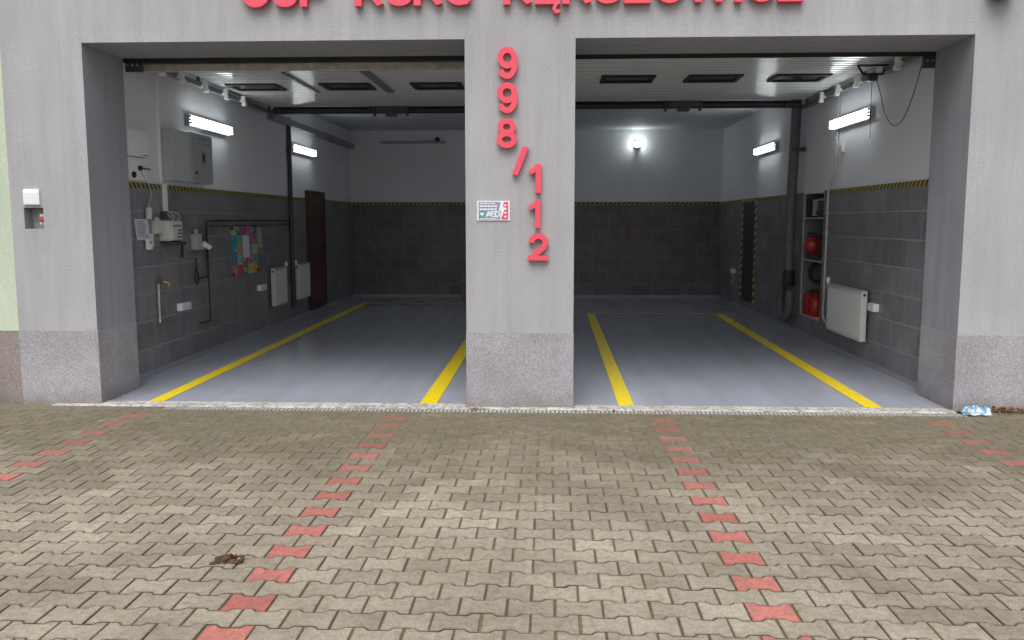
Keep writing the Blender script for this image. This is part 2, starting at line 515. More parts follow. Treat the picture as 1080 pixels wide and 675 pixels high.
def mk_joint():
    k = NT('joint_sand_and_moss')
    geo = k.node('ShaderNodeNewGeometry').outputs['Position']
    f = k.ramp(k.noise(geo, 2.6, 6, .7), [(.42, 0), (.58, 1)])
    sx = k.node('ShaderNodeSeparateXYZ'); k.put(sx.inputs[0], geo)
    near = k.node('ShaderNodeMapRange'); k.put(near.inputs[0], sx.outputs[1])
    near.inputs[1].default_value = -2.6; near.inputs[2].default_value = -0.6
    c0 = k.mix(near.outputs[0], (.085, .070, .046), (.150, .136, .088))
    c = k.mix(k.math('MULTIPLY', f, .8), c0, (.175, .160, .050))
    s = k.ramp(k.noise(geo, 170, 3, .8), [(.3, .6), (.7, 1.5)])
    c = k.mix(1.0, c, s, 'MULTIPLY')
    k.bump(k.noise(geo, 120, 4), .7, .006)
    return k.out(c, .95)
M['joint'] = mk_joint()
M['dirt'] = plain('soil_and_grit', (.16, .14, .10), .95, 0, .5, 24, .8, 90)
M['leaf'] = plain('dead_leaf', (.20, .085, .040), .8, 0, .6, 30)
M['leaf2'] = plain('yellow_leaf', (.36, .27, .07), .8, 0, .5, 30)
M['clump'] = plain('brown_clump', (.085, .045, .03), .9, 0, .5, 60, .8, 120)
M['red'] = plain('red_painted_letters', (.77, .076, .118), .45, 0, .05, 3)
M['rededge'] = M['red']
M['white'] = plain('white_plastic', (.86, .86, .85), .4, 0, .05, 4)
M['cream'] = plain('cream_plastic', (.60, .585, .52), .42, 0, .06, 4)
M['enamel'] = plain('white_enamel', (.66, .66, .63), .32, 0, .04, 2)
M['lightgrey'] = plain('light_grey_steel', (.44, .45, .47), .4, 0, .05, 3)
M['cabgrey'] = plain('cabinet_grey', (.34, .35, .37), .4, 0, .05, 3)
M['midgrey'] = plain('mid_grey', (.16, .165, .17), .5, 0, .1, 5)
M['darkgrey'] = plain('dark_grey_steel', (.055, .058, .066), .45, 0, .15, 6)
M['black'] = plain('black_rubber', (.018, .018, .020), .55, 0, .2, 8)
M['blackgloss'] = plain('black_gloss', (.012, .012, .014), .18, 0, .2, 8)
M['galv'] = plain('galvanised_steel', (.40, .41, .42), .42, .85, .16, 14)
M['zinc'] = plain('dull_zinc', (.30, .31, .32), .5, .5, .2, 10)
M['brass'] = plain('brass', (.50, .36, .13), .35, .9, .15, 20)
M['copper'] = plain('dark_copper_pipe', (.036, .024, .025), .5, .2, .2, 10)
M['pipewhite'] = plain('grimy_white_pipe', (.52, .51, .47), .5, 0, .18, 12)
M['brown'] = plain('brown_wood_door', (.085, .032, .025), .45, 0, .22, 5)
M['hose'] = plain('dark_hose', (.125, .127, .138), .5, 0, .2, 12)
M['machred'] = plain('red_enamel', (.42, .020, .016), .3, 0, .1, 5)
M['chrome'] = plain('brushed_steel', (.55, .56, .58), .28, .9, .1, 14)
M['card'] = plain('brown_cardboard', (.22, .15, .09), .85, 0, .15, 10)
M['paper'] = plain('white_paper', (.66, .67, .74), .8, 0, .04, 6)
M['ink'] = plain('faded_ink', (.22, .23, .36), .8, 0, .1, 20)
M['beigepaper'] = plain('beige_paper', (.42, .40, .30), .8, 0, .06, 6)
M['bag_blue'] = plain('blue_film', (.22, .46, .72), .3, 0, .25, 30)
M['bag_white'] = plain('white_film', (.75, .80, .83), .3, 0, .1, 30)
M['sign_white'] = plain('sign_white', (.74, .74, .78), .35, 0, .03, 4)
M['sign_blue'] = plain('sign_slate_blue', (.24, .27, .40), .35, 0, .05, 6)
M['sign_red'] = plain('sign_pink_red', (.72, .07, .16), .35, 0, .05, 6)
M['sign_green'] = plain('sign_teal', (.05, .34, .36), .35, 0, .05, 6)
M['lightgreen'] = plain('sign_green', (.10, .35, .2), .4, 0, .05, 6)
def mk_panel():
    k = NT('sectional_door_panel'); v = k.coord()
    f = k.ramp(k.noise(v, 2.0, 5), [(.3, 0), (.7, 1)])
    c = k.mix(f, (.66, .67, .655), (.71, .72, .70))
    sx = k.node('ShaderNodeSeparateXYZ'); k.put(sx.inputs[0], v)
    k.bump(k.math('SINE', k.math('MULTIPLY', sx.outputs[1], 2*math.pi/.125)), .28, .007)
    return k.out(c, .13, 0, .6)
M['panel'] = mk_panel()
M['panelback'] = plain('bottom_seal_band', (.50, .50, .475), .5, 0, .2, 14)
def mk_glow(name, col, s):
    k = NT(name)
    k.b.inputs['Base Color'].default_value = (.9, .9, .9, 1)
    k.b.inputs['Emission Color'].default_value = (*col, 1)
    k.b.inputs['Emission Strength'].default_value = s
    return k.m
M['tube'] = mk_glow('fluorescent_tube', (.93, .985, 1.0), 11.5)
M['bulb'] = mk_glow('lamp_lens', (.90, 1.0, .97), 80.0)
PO = [(.62, .06, .05), (.04, .20, .34), (.05, .34, .42), (.70, .33, .03), (.55, .60, .12), (.70, .18, .22), (.12, .42, .38), (.62, .48, .12), (.20, .17, .42), (.30, .50, .52)]
POM = [plain('poster_print_%s' % n, c, .6, 0, .25, 22) for n, c in zip(('red', 'navy', 'teal', 'orange', 'lime', 'pink', 'sea', 'ochre', 'violet', 'aqua'), PO)]

# ================================================================== THE SETTING
# ground sheet far out
bm = NB()
bmesh.ops.create_grid(bm, x_segments=1, y_segments=1, size=400)
bmesh.ops.translate(bm, vec=(0, 0, -.0085), verts=bm.verts[:])
tag(obj('ground', bm, M['joint']), kind='structure')

bm = NB()
ys_ = [(-3.2, -.0084), (-2.2, -.0070), (-1.2, -.0042), (-.4, -.0030), (-.19, -.0030)]
pr_ = [(bm.verts.new((-11, y, z)), bm.verts.new((11, y, z))) for y, z in ys_]
for (a, b), (c, d) in zip(pr_, pr_[1:]): bm.faces.new([a, b, d, c])
tag(obj('soil', bm, M['joint'], normals=False), kind='structure')
# paving: interlocking bone-shaped stones
PW, PH = 0.1985, 0.1415
hf, hw = 0.0822, 0.0593
g = 0.0034
def stone_outline():
    xs = [-PW/2+g, -.061, -.039, .039, .061, PW/2-g]
    up = [hf, hf, hw, hw, hf, hf]
    pts = [(x, -h+g*1.12) for x, h in zip(xs, up)]
    pts += [(x, h-g*1.12) for x, h in reversed(list(zip(xs, up)))]
    return pts
base_out = stone_outline()
def inset(pts, d):
    n = len(pts); out = []
    for i in range(n):
        a, b, c = Vector(pts[i-1]), Vector(pts[i]), Vector(pts[(i+1) % n])
        d0, d1 = (b-a).normalized(), (c-b).normalized()
        n0, n1 = Vector((-d0.y, d0.x)), Vector((-d1.y, d1.x))
        m = (n0+n1).normalized()
        out.append(b+m*d/max(.4, m.dot(n0)))
    return out
in_out = inset(base_out, .0045)
verts, faces, cols = [], [], []
y_red0 = -0.149
LINES = (-3.43, -1.258, 0.908, 3.14)
nrow = 62
for r in range(0, nrow):
    yc = y_red0 - r*PH
    odd = r % 2
    x0 = LINES[1] - 37*PW + (PW/2 if odd else 0)
    for c in range(0, 88):
        xc = x0+c*PW
        if xc > 9.5: break
        if r == 0 and -3.55 < xc < 3.55: continue
        isred = 0.0
        if not odd:
            for L in LINES:
                if abs(xc-L) < PW/2-.001: isred = 1.0
        dz = rnd.gauss(0, .0006)-.0003
        tx, ty = rnd.gauss(0, .005), rnd.gauss(0, .005)
        ox, oy, an = rnd.gauss(0, .0009), rnd.gauss(0, .0008), rnd.gauss(0, .005)
        s = len(verts); n = len(base_out)
        ca, sa = math.cos(an), math.sin(an)
        for ring, z in ((in_out, 0.0), (base_out, -.0035), (base_out, -.02)):
            for px, py in ring:
                qx, qy = px*ca-py*sa, px*sa+py*ca
                verts.append((xc+ox+qx, yc+oy+qy, z+dz+(tx*qx+ty*qy)))
        # top is one polygon split at the waist so that it stays planar
        faces.append([s+i for i in (0, 1, 2, 9, 10, 11)]); faces.append([s+i for i in (2, 3, 8, 9)]); faces.append([s+i for i in (3, 4, 5, 6, 7, 8)])
        nf = 3
        for a in (0, n):
            for i in range(n):
                j = (i+1) % n
                faces.append([s+a+j, s+a+i, s+a+n+i, s+a+n+j]); nf += 1
        tone = min(1, max(0, rnd.gauss(.5, .21)))
        if rnd.random() < .05: tone *= .25
        hue = rnd.random()**2
        cols.append((nf, (isred, tone, hue)))
me = bpy.data.meshes.new('paving')
me.from_pydata(verts, [], faces)
ca_ = me.color_attributes.new('tone', 'FLOAT_COLOR', 'CORNER')
buf = []
fi = 0
for nf, c in cols:
    for k_ in range(nf):
        al = 1.0 if k_ < 3 else (.62 if k_ < 3+len(base_out) else .12)
        buf += [c[0], c[1], c[2], al]*len(faces[fi]); fi += 1
ca_.data.foreach_set('color', buf)
me.materials.append(M['paver'])
pv = bpy.data.objects.new('paving', me); COL.objects.link(pv)
tag(pv, kind='structure')

# concrete threshold with crumbled lip
def ragged_strip(bm, x0, x1, y0, y1, z0, z1, step=.05, amp=.012, mi=0, seed=0):
    n = max(2, int((x1-x0)/step))
    top, bot = [], []
    for i in range(n+1):
        x = x0+(x1-x0)*i/n
        e = noise.noise((x*6, seed, 0))*amp+noise.noise((x*23, seed, 4))*amp*.6
        zz = z1+noise.noise((x*9, seed+9, 0))*.003
        top.append([bm.verts.new((x, y0+e, zz-.006)), bm.verts.new((x, y0+e+.02, zz)), bm.verts.new((x, y1, zz))])
        bot.append([bm.verts.new((x, y0+e-.004, z0)), bm.verts.new((x, y1, z0))])
    for i in range(n):
        a, b = top[i], top[i+1]
        for k_ in range(2): bm.faces.new([a[k_], b[k_], b[k_+1], a[k_+1]]).material_index = mi
        bm.faces.new([bot[i][0], bot[i+1][0], b[0], a[0]]).material_index = mi
        bm.faces.new([a[2], b[2], bot[i+1][1], bot[i][1]]).material_index = mi
bm = NB()
ragged_strip(bm, -4.32, XL+.004, -.085, -.006, -.03, .006, seed=1)
ragged_strip(bm, XL+.004, XP1-.004, -.085, .095, -.03, .010, seed=2)
ragged_strip(bm, XP1-.004, XP2+.004, -.080, -.006, -.03, .007, seed=3)
ragged_strip(bm, XP2+.004, XR-.004, -.085, .085, -.03, .010, seed=4)
tag(obj('threshold', bm, M['concrete'], normals=False), kind='structure')
# gritty soil along the wall foot at both sides
bm = NB()
ragged_strip(bm, -9.0, -3.30, -.215, -.088, -.03, .001, seed=5, amp=.02)
ragged_strip(bm, -3.30, 3.44, -.222, -.1905, -.03, -.001, seed=8, amp=.006)
ragged_strip(bm, 3.44, 9.0, -.10, -.006, -.03, .010, seed=6, amp=.03)
tag(obj('soil_strip', bm, M['dirt'], normals=False), kind='structure')

# garage floor
bm = NB()
box(bm, WL-.3, WR+.6, DR-.001, YB+.1, -.1, .004)
box(bm, XL+.002, XP1-.002, .093, DR-.0015, -.1, .004)
box(bm, XP2+.002, XR-.002, .083, DR-.0015, -.1, .004)
tag(obj('garage_floor', bm, M['floor']), kind='structure')
# yellow bay outlines painted on the floor
def paint(pts):
    bm = NB()
    for q in pts: bm.faces.new([bm.verts.new((x, y, .008)) for x, y in q])
    return tag(obj('floor_marking', bm, M['yellow']), kind='structure')
paint([[(-3.545, .097), (-3.41, .097), (-3.485, 9.16), (-3.615, 9.16)], [(-1.125, .097), (-.975, .097), (-.975, 9.16), (-1.115, 9.16)], [(-3.615, 9.162), (-.975, 9.162), (-.975, 9.29), (-3.615, 9.29)]])
paint([[(.61, .087), (.745, .087), (.79, 7.46), (.655, 7.46)], [(2.715, .087), (2.86, .087), (2.98, 7.46), (2.83, 7.46)], [(.655, 7.462), (2.98, 7.462), (2.98, 7.585), (.655, 7.585)]])

# ================================================================== THE BUILDING
bld = thing('fire_station', 'grey rendered fire station front with two wide open vehicle bays', 'building', (0, 0, 0))
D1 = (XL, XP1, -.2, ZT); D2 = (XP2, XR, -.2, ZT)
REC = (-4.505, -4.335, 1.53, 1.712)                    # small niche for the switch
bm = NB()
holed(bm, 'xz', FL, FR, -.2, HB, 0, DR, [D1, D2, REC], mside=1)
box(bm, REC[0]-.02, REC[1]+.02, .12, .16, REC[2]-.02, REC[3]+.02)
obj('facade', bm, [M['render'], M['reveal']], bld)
# smooth corner render round the openings, a hair proud
bm = NB()
t = .085
for (a, b) in ((XL, XP1), (XP2, XR)):
    if a == XL: box(bm, a-t, a-.0005, -.0025, .02, .66, ZT+t)
    if b == XR: box(bm, b+.0005, b+t, -.0025, .02, .66, ZT+t)
    box(bm, a, b, -.0025, .02, ZT+.0005, ZT+t)
obj('corner_render', bm, M['trim'], bld)
e = .003
for xa, xb in ((FL-.001, XL+e), (XP1-e, XP2+e), (XR-e, FR)):
    bm = NB(); box(bm, xa, xb, -e, DR+.001, -.2, .648)
    obj('plinth', bm, M['plinth'], bld)
# side walls with the shelf recess and the taped alcove on the right
NI = (4.05, 4.95, .29, 1.96)
AL = (7.75, 8.65, .16, 1.93)
bm = NB()
box(bm, WL-.35, WL, DR+.002, YB+.3, -.1, ZC+.3)
obj('side_wall', bm, M['wall'], bld)
bm = NB()
holed(bm, 'yz', DR+.002, YB+.3, -.1, ZC+.3, WR, WR+.48, [NI])
obj('side_wall', bm, M['wall'], bld)
bm = NB()
box(bm, WR+.44, WR+.56, NI[0]-.05, NI[1]+.05, NI[2]-.05, NI[3]+.05)
obj('recess_lining', bm, M['midgrey'], bld)
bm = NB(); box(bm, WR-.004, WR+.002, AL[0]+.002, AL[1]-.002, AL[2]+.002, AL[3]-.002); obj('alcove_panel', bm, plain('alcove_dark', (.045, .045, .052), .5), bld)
bm = NB(); box(bm, WL-.001, WR+.001, YB, YB+.29, -.1, ZC+.3)
obj('back_wall', bm, M['wall'], bld)
bm = NB(); box(bm, WL-.34, WR+.47, DR+.003, YB+.28, ZC, ZC+.29)
obj('ceiling', bm, M['ceil'], bld)
bm = NB(); box(bm, FL+.002, FR-.002, DR+.004, YB+.5, HB-.3, HB-.002)
box(bm, FL+.003, FL+.28, DR+.004, YB+.5, -.1, HB-.3)
box(bm, FR-.3, FR-.003, DR+.004, YB+.5, -.1, HB-.3)
obj('roof', bm, M['midgrey'], bld)
# tile dado
TT = .010; ZD = 1.925
bm = NB(); box(bm, WL-.002, WL+TT, DR+.004, YB-.001, .055, ZD); obj('tile_dado', bm, M['tile_l'], bld)
bm = NB(); holed(bm, 'yz', DR+.004, YB-.001, .055, ZD, WR-TT, WR+.002, [NI[:3]+(3,), AL[:3]+(3,)]); obj('tile_dado', bm, M['tile_r'], bld)
bm = NB(); box(bm, WL+TT+.001, WR-TT-.001, YB-TT, YB+.002, .055, ZD); obj('tile_dado', bm, M['tile_b'], bld)
# painted floor cove
bm = NB()
box(bm, WL-.002, WL+TT+.006, DR+.004, YB-.02, -.01, .054, bev=.004)
box(bm, WR-TT-.006, WR+.002, DR+.004, YB-.02, -.01, .054, bev=.004)
box(bm, WL+TT+.007, WR-TT-.007, YB-TT-.006, YB+.002, -.01, .054, bev=.004)
obj('skirting', bm, plain('cove_grey', (.30, .31, .325), .5, 0, .1, 9), bld)
# hazard tape on the dado top
bm = NB(); box(bm, WL, WL+.013, DR+.05, YB-.02, ZD+.001, ZD+.056); obj('hazard_tape', bm, M['tape_l'], bld)
bm = NB(); holed(bm, 'yz', DR+.05, YB-.02, ZD+.001, ZD+.056, WR-.013, WR+.001, [(NI[0], NI[1], 0, 3), (AL[0]-.10, AL[1]+.10, 0, 3)]); obj('hazard_tape', bm, M['tape_r'], bld)
bm = NB(); box(bm, WL+.02, WR-.02, YB-.013, YB, ZD+.001, ZD+.056); obj('hazard_tape', bm, M['tape_b'], bld)
bm = NB()
box(bm, WR-.015, WR+.001, AL[1]+.002, AL[1]+.10, AL[2], AL[3]+.055)
box(bm, WR-.015, WR+.001, AL[0]-.10, AL[0]-.002, AL[2], AL[3]+.055)
box(bm, WR-.015, WR+.001, AL[0], AL[1], AL[3]+.001, AL[3]+.055)
obj('alcove_tape', bm, M['tape_a'], bld)
# shelves in the recess
for z in (1.07, 1.64):
    bm = NB(); box(bm, WR+.005, WR+.438, NI[0]+.002, NI[1]-.002, z-.022, z, bev=.002)
    obj('shelf', bm, M['lightgrey'], bld)
bm = NB(); box(bm, WR+.008, WR+.436, NI[1]-.012, NI[1]-.002, NI[2]+.004, NI[3]-.004); obj('recess_side', bm, plain('recess_grey', (.17, .17, .18), .6), bld)
# brown interior door in the left wall
fr = None
bm = NB(); box(bm, WL+.004, WL+.045, 7.34, 8.30, .20, 2.04, bev=.004)
for z0, z1 in ((.38, 1.0), (1.15, 1.9)): box(bm, WL+.040, WL+.052, 7.50, 8.14, z0, z1, bev=.004)
dr_ = obj('interior_door', bm, M['brown'], bld)
bm = NB(); box(bm, WL+.05, WL+.058, 8.16, 8.22, 1.0, 1.22, bev=.003); cyl(bm, (WL+.055, 8.19, 1.12), (WL+.11, 8.19, 1.12), .011); cyl(bm, (WL+.105, 8.19, 1.12), (WL+.105, 8.05, 1.12), .011)
obj('handle', bm, M['black'], dr_)
bm = NB()
box(bm, WL+.002, WL+.060, 7.27, 7.337, .10, 2.11, bev=.004); box(bm, WL+.002, WL+.060, 8.303, 8.37, .10, 2.11, bev=.004); box(bm, WL+.002, WL+.060, 7.338, 8.302, 2.043, 2.11, bev=.004)
box(bm, WL+.002, WL+.055, 7.338, 8.302, .06, .197)
obj('door_frame', bm, plain('brown_door_frame', (.055, .022, .018), .5), dr_)

# sectional doors, open, lying under the ceiling
def sectional_door(x0, x1, y0, y1, wins, wy, sx, tilt, stiles, bottom):
    zf = lambda y: 3.2+tilt*(y-y0)
    bm = NB()
    prof = []
    y = y0; rib = .083
    while y < y1-.001:
        ye = min(y+rib, y1)
        prof += [(y, 0), (ye-.014, 0), (ye-.010, .006), (ye-.004, .006)]
        y = ye
    prof.append((y1, 0))
    A = [bm.verts.new((x0, yy, zf(yy)+zz)) for yy, zz in prof]; B = [bm.verts.new((x1, yy, zf(yy)+zz)) for yy, zz in prof]
    C_ = [bm.verts.new((x0, yy, zf(yy)+.04)) for yy, zz in prof]; D_ = [bm.verts.new((x1, yy, zf(yy)+.04)) for yy, zz in prof]
    n = len(prof)
    for i in range(n-1):
        bm.faces.new([A[i], B[i], B[i+1], A[i+1]]); bm.faces.new([C_[i], C_[i+1], D_[i+1], D_[i]])
        bm.faces.new([A[i], A[i+1], C_[i+1], C_[i]]); bm.faces.new([B[i], D_[i], D_[i+1], B[i+1]])
    bm.faces.new([A[0], C_[0], D_[0], B[0]]); bm.faces.new([A[-1], B[-1], D_[-1], C_[-1]])
    d = obj('garage_door', bm, M['panel'], bld)
    for wx in wins:
        w2, l2 = .30, .235
        zz = zf(wy)
        bm = NB(); f = .05
        box(bm, wx-w2, wx+w2, wy-l2, wy-l2+f, zz-.022, zz+.012, bev=.006); box(bm, wx-w2, wx+w2, wy+l2-f, wy+l2, zz-.022, zz+.012, bev=.006)
        box(bm, wx-w2, wx-w2+f, wy-l2+f-.004, wy+l2-f+.004, zz-.0215, zz+.012, bev=.004); box(bm, wx+w2-f, wx+w2, wy-l2+f-.004, wy+l2-f+.004, zz-.0215, zz+.012, bev=.004)
        box(bm, wx-w2+f-.003, wx+w2-f+.003, wy-l2+f-.003, wy+l2-f+.003, zz-.008, zz+.01, mi=1)
        obj('door_window', bm, [M['black'], M['blackgloss']], d)
    for (s0, sya, syb, sw) in stiles:
        bm = NB(); box(bm, s0-sw/2, s0+sw/2, sya, syb, zf(sya)-.016, zf(sya)+.006)
        obj('stile', bm, M['midgrey'], d)
    if bottom:
        bm = NB()
        box(bm, x0, x1, .90, .955, 2.995, 3.062, bev=.004)
        ribs = [(.96, 3.062), (1.0, 3.10), (1.06, 3.14), (1.14, 3.175), (y0+.02, 3.196)]
        for (ya, za), (yb, zb) in zip(ribs, ribs[1:]):
            q = [bm.verts.new(p) for p in ((x0, ya, za), (x1, ya, za), (x1, yb, zb), (x0, yb, zb))]
            bm.faces.new(q)
        obj('bottom_section', bm, M['panelback'], d, normals=False)
    # white roller brackets at both edges
    for xe, s in ((x0, 1), (x1, -1)):
        if (xe == x0) != (sx < 0): continue
        for i, yb in enumerate((1.5, 1.98, 2.62, 3.25, 3.85)):
            bm = NB()
            box(bm, xe-s*.01, xe+s*.035, yb-.03, yb+.03, 3.10, 3.185, bev=.005)
            cyl(bm, (xe-s*.06, yb, 3.13), (xe, yb, 3.13), .02, n=12)
            box(bm, xe-s*.005, xe+s*.045, yb-.035, yb+.035, 3.058, 3.098, bev=.004)
            obj('roller_bracket', bm, M['white'], d)
    # tracks
    for xe in (x0-.06, x1+.06):
        bm = NB()
        zt = 3.115
        box(bm, xe-.028, xe+.028, .76, y1+.25, zt-.003, zt); box(bm, xe-.028, xe-.024, .76, y1+.25, zt, zt+.05); box(bm, xe+.024, xe+.028, .76, y1+.25, zt, zt+.05)
        for yy in (1.2, 2.6, 4.0, y1+.1): box(bm, xe-.015, xe+.015, yy-.02, yy+.02, zt+.052, ZC-.002)
        obj('track', bm, M['midgrey'], d)
    for xe in (x0-.06, x1+.06):
        bm = NB()
        box(bm, xe-.035, xe+.035, .715, .755, .02, 3.08)
        obj('upright_track', bm, M['zinc'], d)
    return d
dl = sectional_door(-3.93, -.56, 1.16, 5.0, (-3.52, -2.41, -1.33), 3.18, -1, 0.0, ((-2.89, 2.2, 3.62, .04), (-1.98, 2.1, 3.65, .10)), True)
dr = sectional_door(.13, 3.40, .95, 4.62, (.88, 1.84, 2.80), 2.78, 1, 0.0, (), False)
# rubber head seals under the lintel
for (a, b) in ((XL+.005, XP1-.005), (XP2+.005, XR-.005)):
    bm = NB(); box(bm, a-.12, b+.12, DR+.006, DR+.03, 3.048, 3.12); box(bm, a, b, DR+.004, DR+.012, 3.040, 3.05)
    obj('head_seal', bm, M['black'], bld)
# corner bearing plates behind the lintel ends
for (xa, xb, za) in ((XL+.002, XL+.16, 2.965), (XR-.09, XR+.06, 2.945)):
    bm = NB(); box(bm, xa, xb, DR+.035, DR+.07, za, 3.08, bev=.004)
    for i in range(3): cyl(bm, (xa+.03+.045*i, DR+.02, za+.06), (xa+.03+.045*i, DR+.034, za+.06), .012, mi=1, n=10)
    obj('bearing_plate', bm, [M['darkgrey'], M['chrome']], bld)
# torsion shafts with centre bracket at the rear edge of each door
def shaft(xa, xb, y, z, xm, name_lab):
    t = thing('torsion_shaft', name_lab, 'door shaft', ((xa+xb)/2, y, z), 'torsion shafts behind the open doors')
    bm = NB(); cyl(bm, (xa, y, z), (xb, y, z), .022, n=14); box(bm, xa, xb, y+.03, y+.06, z-.045, z+.055)
    obj('shaft', bm, M['darkgrey'], t, smooth=True)
    for (sa, sb) in ((xa+.15, xm-.22), (xm+.25, xb-.2)):
        bm = NB(); n = int((sb-sa)/.012)
        cyl(bm, (sa, y, z), (sb, y, z), .05, n=16)
        obj('spring', bm, M['black'], t, smooth=True)
    bm = NB(); box(bm, xm-.20, xm+.22, y-.07, y+.03, z-.03, z+.09, bev=.008)
    box(bm, xm-.07, xm+.09, y-.09, y+.02, z-.095, z-.031, bev=.02)
    box(bm, xm-.24, xm-.215, y-.08, y+.03, z-.09, z+.1); box(bm, xm+.225, xm+.25, y-.08, y+.03, z-.085, z+.1)
    for k_ in range(4): cyl(bm, (xm-.15+.1*k_, y-.09, z+.03), (xm-.15+.1*k_, y-.07, z+.03), .014, n=8)
    obj('centre_bracket', bm, M['darkgrey'], t)
    for xx in (xm-.3, xa+.1, xb-.1):
        bm = NB(); box(bm, xx-.02, xx+.02, y+.0, y+.03, z+.056, ZC-.002); obj('hanger', bm, M['midgrey'], t)
shaft(-3.95, -.55, 5.12, 3.16, -2.25, 'dark torsion shaft behind the open door of the left bay')
shaft(.10, 3.38, 4.75, 3.16, 1.80, 'dark torsion shaft behind the open door of the right bay')

# ================================================================== NEIGHBOUR
nb = thing('neighbour_building', 'pale green rendered neighbouring house at the left edge', 'building', (-6.6, 0, 0))
bm = NB(); box(bm, -9.5, FL-.003, .012, 6, .645, 7.5); obj('wall', bm, M['green'], nb)
bm = NB(); box(bm, -9.5, FL-.003, .004, 6, -.2, .645); obj('plinth', bm, M['plinth2'], nb)

# ================================================================== LETTERING
def px2x(p): return -2.51+(p-260)*.007747
NAME = [('O', 273, .98), ('S', 304.5, .93), ('P', 335, 1), ('K', 394.5, 1), ('S', 426, 1), ('R', 457, 1), ('G', 489, 1),
        ('R', 551, 1), ('Ę', 582, 1), ('K', 613, 1), ('S', 644, 1), ('Z', 674.7, 1), ('O', 708, 1), ('W', 748, .96), ('I', 778.8, 1), ('C', 801.5, 1), ('E', 832.5, 1)]
sg = thing('station_name_sign', 'large raised red capitals spelling the station name above the bays', 'sign', (-.24, 0, 3.335))
CAP = .285
for ch, pc, sc_ in NAME:
    w = GLYPH[ch][0]*CAP*sc_
    x0 = px2x(pc)-w/2
    bm = NB()
    add_glyph(bm, ch, lambda u, v, d, x0=x0: (x0+u*CAP*sc_, -.012-d, 3.337+v*CAP), .05)
    obj('letter', bm, M['red'], sg)
em = thing('emergency_number_sign', 'raised red numerals 998/112 stepping down the central pillar', 'sign', (-.22, 0, 1.25))
for ch, xa, xb, za, zb in (('9', -.43, -.262, 2.752, 3.005), ('9', -.432, -.262, 2.478, 2.722), ('8', -.437, -.265, 2.195, 2.435),
                           ('/', -.305, -.172, 1.975, 2.205), ('1', -.180, -.045, 1.825, 2.065), ('1', -.180, -.050, 1.535, 1.772), ('2', -.178, 0.0, 1.268, 1.490)):
    w, h = xb-xa, zb-za
    gw = GLYPH[ch][0]
    bm = NB()
    add_glyph(bm, ch, lambda u, v, d, xa=xa, za=za, w=w, h=h, gw=gw: (xa+u/gw*w, -.010-d, za+v*h), .042, 1.0 if ch != '/' else .95)
    obj('digit', bm, M['red'], em)

# AED notice
ae = thing('aed_notice', 'small white blue and red AED notice fixed to the central pillar', 'sign', (-.465, 0, 1.6))
ax0, ax1, az0, az1 = -.603, -.328, 1.600, 1.762
bm = NB(); box(bm, ax0, ax1, -.010, -.001, az0, az1, bev=.002); obj('plate', bm, M['sign_white'], ae)
def flat(bm, pts, y, mi=0):
    f = bm.faces.new([bm.verts.new((ax0+u*(ax1-ax0), y, az0+v*(az1-az0))) for u, v in pts]); f.material_index = mi
bm = NB()
flat(bm, [(.05, .05), (.70, .05), (.73, .5), (.66, .5), (.72, .95), (.05, .95)], -.0115, 0)
obj('blue_field', bm, M['sign_blue'], ae, normals=False)
bm = NB(); flat(bm, [(.73, .05), (.95, .05), (.95, .95), (.82, .95), (.79, .72), (.86, .66)], -.0115)
obj('red_field', bm, M['sign_red'], ae, normals=False)
bm = NB()
def word_bars(u0, u1, v, h, y):
    u = u0
    r2 = random.Random(int(v*100))
    while u < u1-.02:
        w = min(r2.uniform(.04, .12), u1-u)
        flat(bm, [(u, v), (u+w, v), (u+w, v+h), (u, v+h)], y); u += w+.015
word_bars(.10, .55, .84, .06, -.0128); word_bars(.08, .62, .69, .09, -.0128); word_bars(.08, .60, .53, .09, -.0128); word_bars(.10, .62, .07, .05, -.0128)
obj('text_lines', bm, M['sign_white'], ae, normals=False)
bm = NB()
u = .27
for ch in 'AED':
    s = .30
    add_glyph(bm, ch, lambda a, b, d, u=u: (ax0+(u*(ax1-ax0))+a*.052, -.0128, az0+(.18+b*.30)*(az1-az0)), 0, 1.15)
    u += .145 if ch != 'E' else .135
obj('lettering', bm, M['sign_white'], ae, normals=False)
bm = NB(); flat(bm, [(.08, .16), (.23, .16), (.23, .48), (.08, .48)], -.0128); obj('heart_symbol', bm, M['sign_green'], ae, normals=False)
bm = NB()
hp = []
for i in range(28):
    t_ = 2*math.pi*i/28
    hx, hy = 16*math.sin(t_)**3, 13*math.cos(t_)-5*math.cos(2*t_)-2*math.cos(3*t_)-math.cos(4*t_)
    hp.append((.155+hx*.0036, .33+hy*.0072))
flat(bm, hp, -.0140); obj('heart', bm, M['sign_white'], ae, normals=False)
bm = NB(); 
for v in (.16, .36, .56, .74): flat(bm, [(.83, v), (.90, v), (.90, v+.08), (.83, v+.08)], -.0128)
obj('side_text', bm, M['bag_white'], ae, normals=False)

# intercom box and switch in the niche
t = thing('keypad_box', 'square white cover box on the left facade above the switch niche', 'keypad', (-4.42, 0, 1.73))
bm = NB(); box(bm, -4.495, -4.355, -.018, 0, 1.735, 1.868, bev=.006); obj('casing', bm, M['white'], t, smooth=True)
bm = NB(); box(bm, -4.487, -4.363, -.021, -.0182, 1.743, 1.84, bev=.001); obj('cover', bm, M['sign_white'], t)
t = thing('key_switch', 'white switch with red knob inside the small facade niche', 'switch', (-4.38, .12, 1.6))
bm = NB(); box(bm, -4.408, -4.342, .06, .119, 1.568, 1.658, bev=.008); obj('casing', bm, M['white'], t, smooth=True)
bm = NB(); lathe(bm, (-4.378, .062, 1.612), (0, -1, 0), [(0, .022), (.012, .022), (.016, .026), (.03, .026), (.034, .02)]); obj('knob', bm, plain('dull_red', (.36, .06, .06), .5), t, smooth=True)
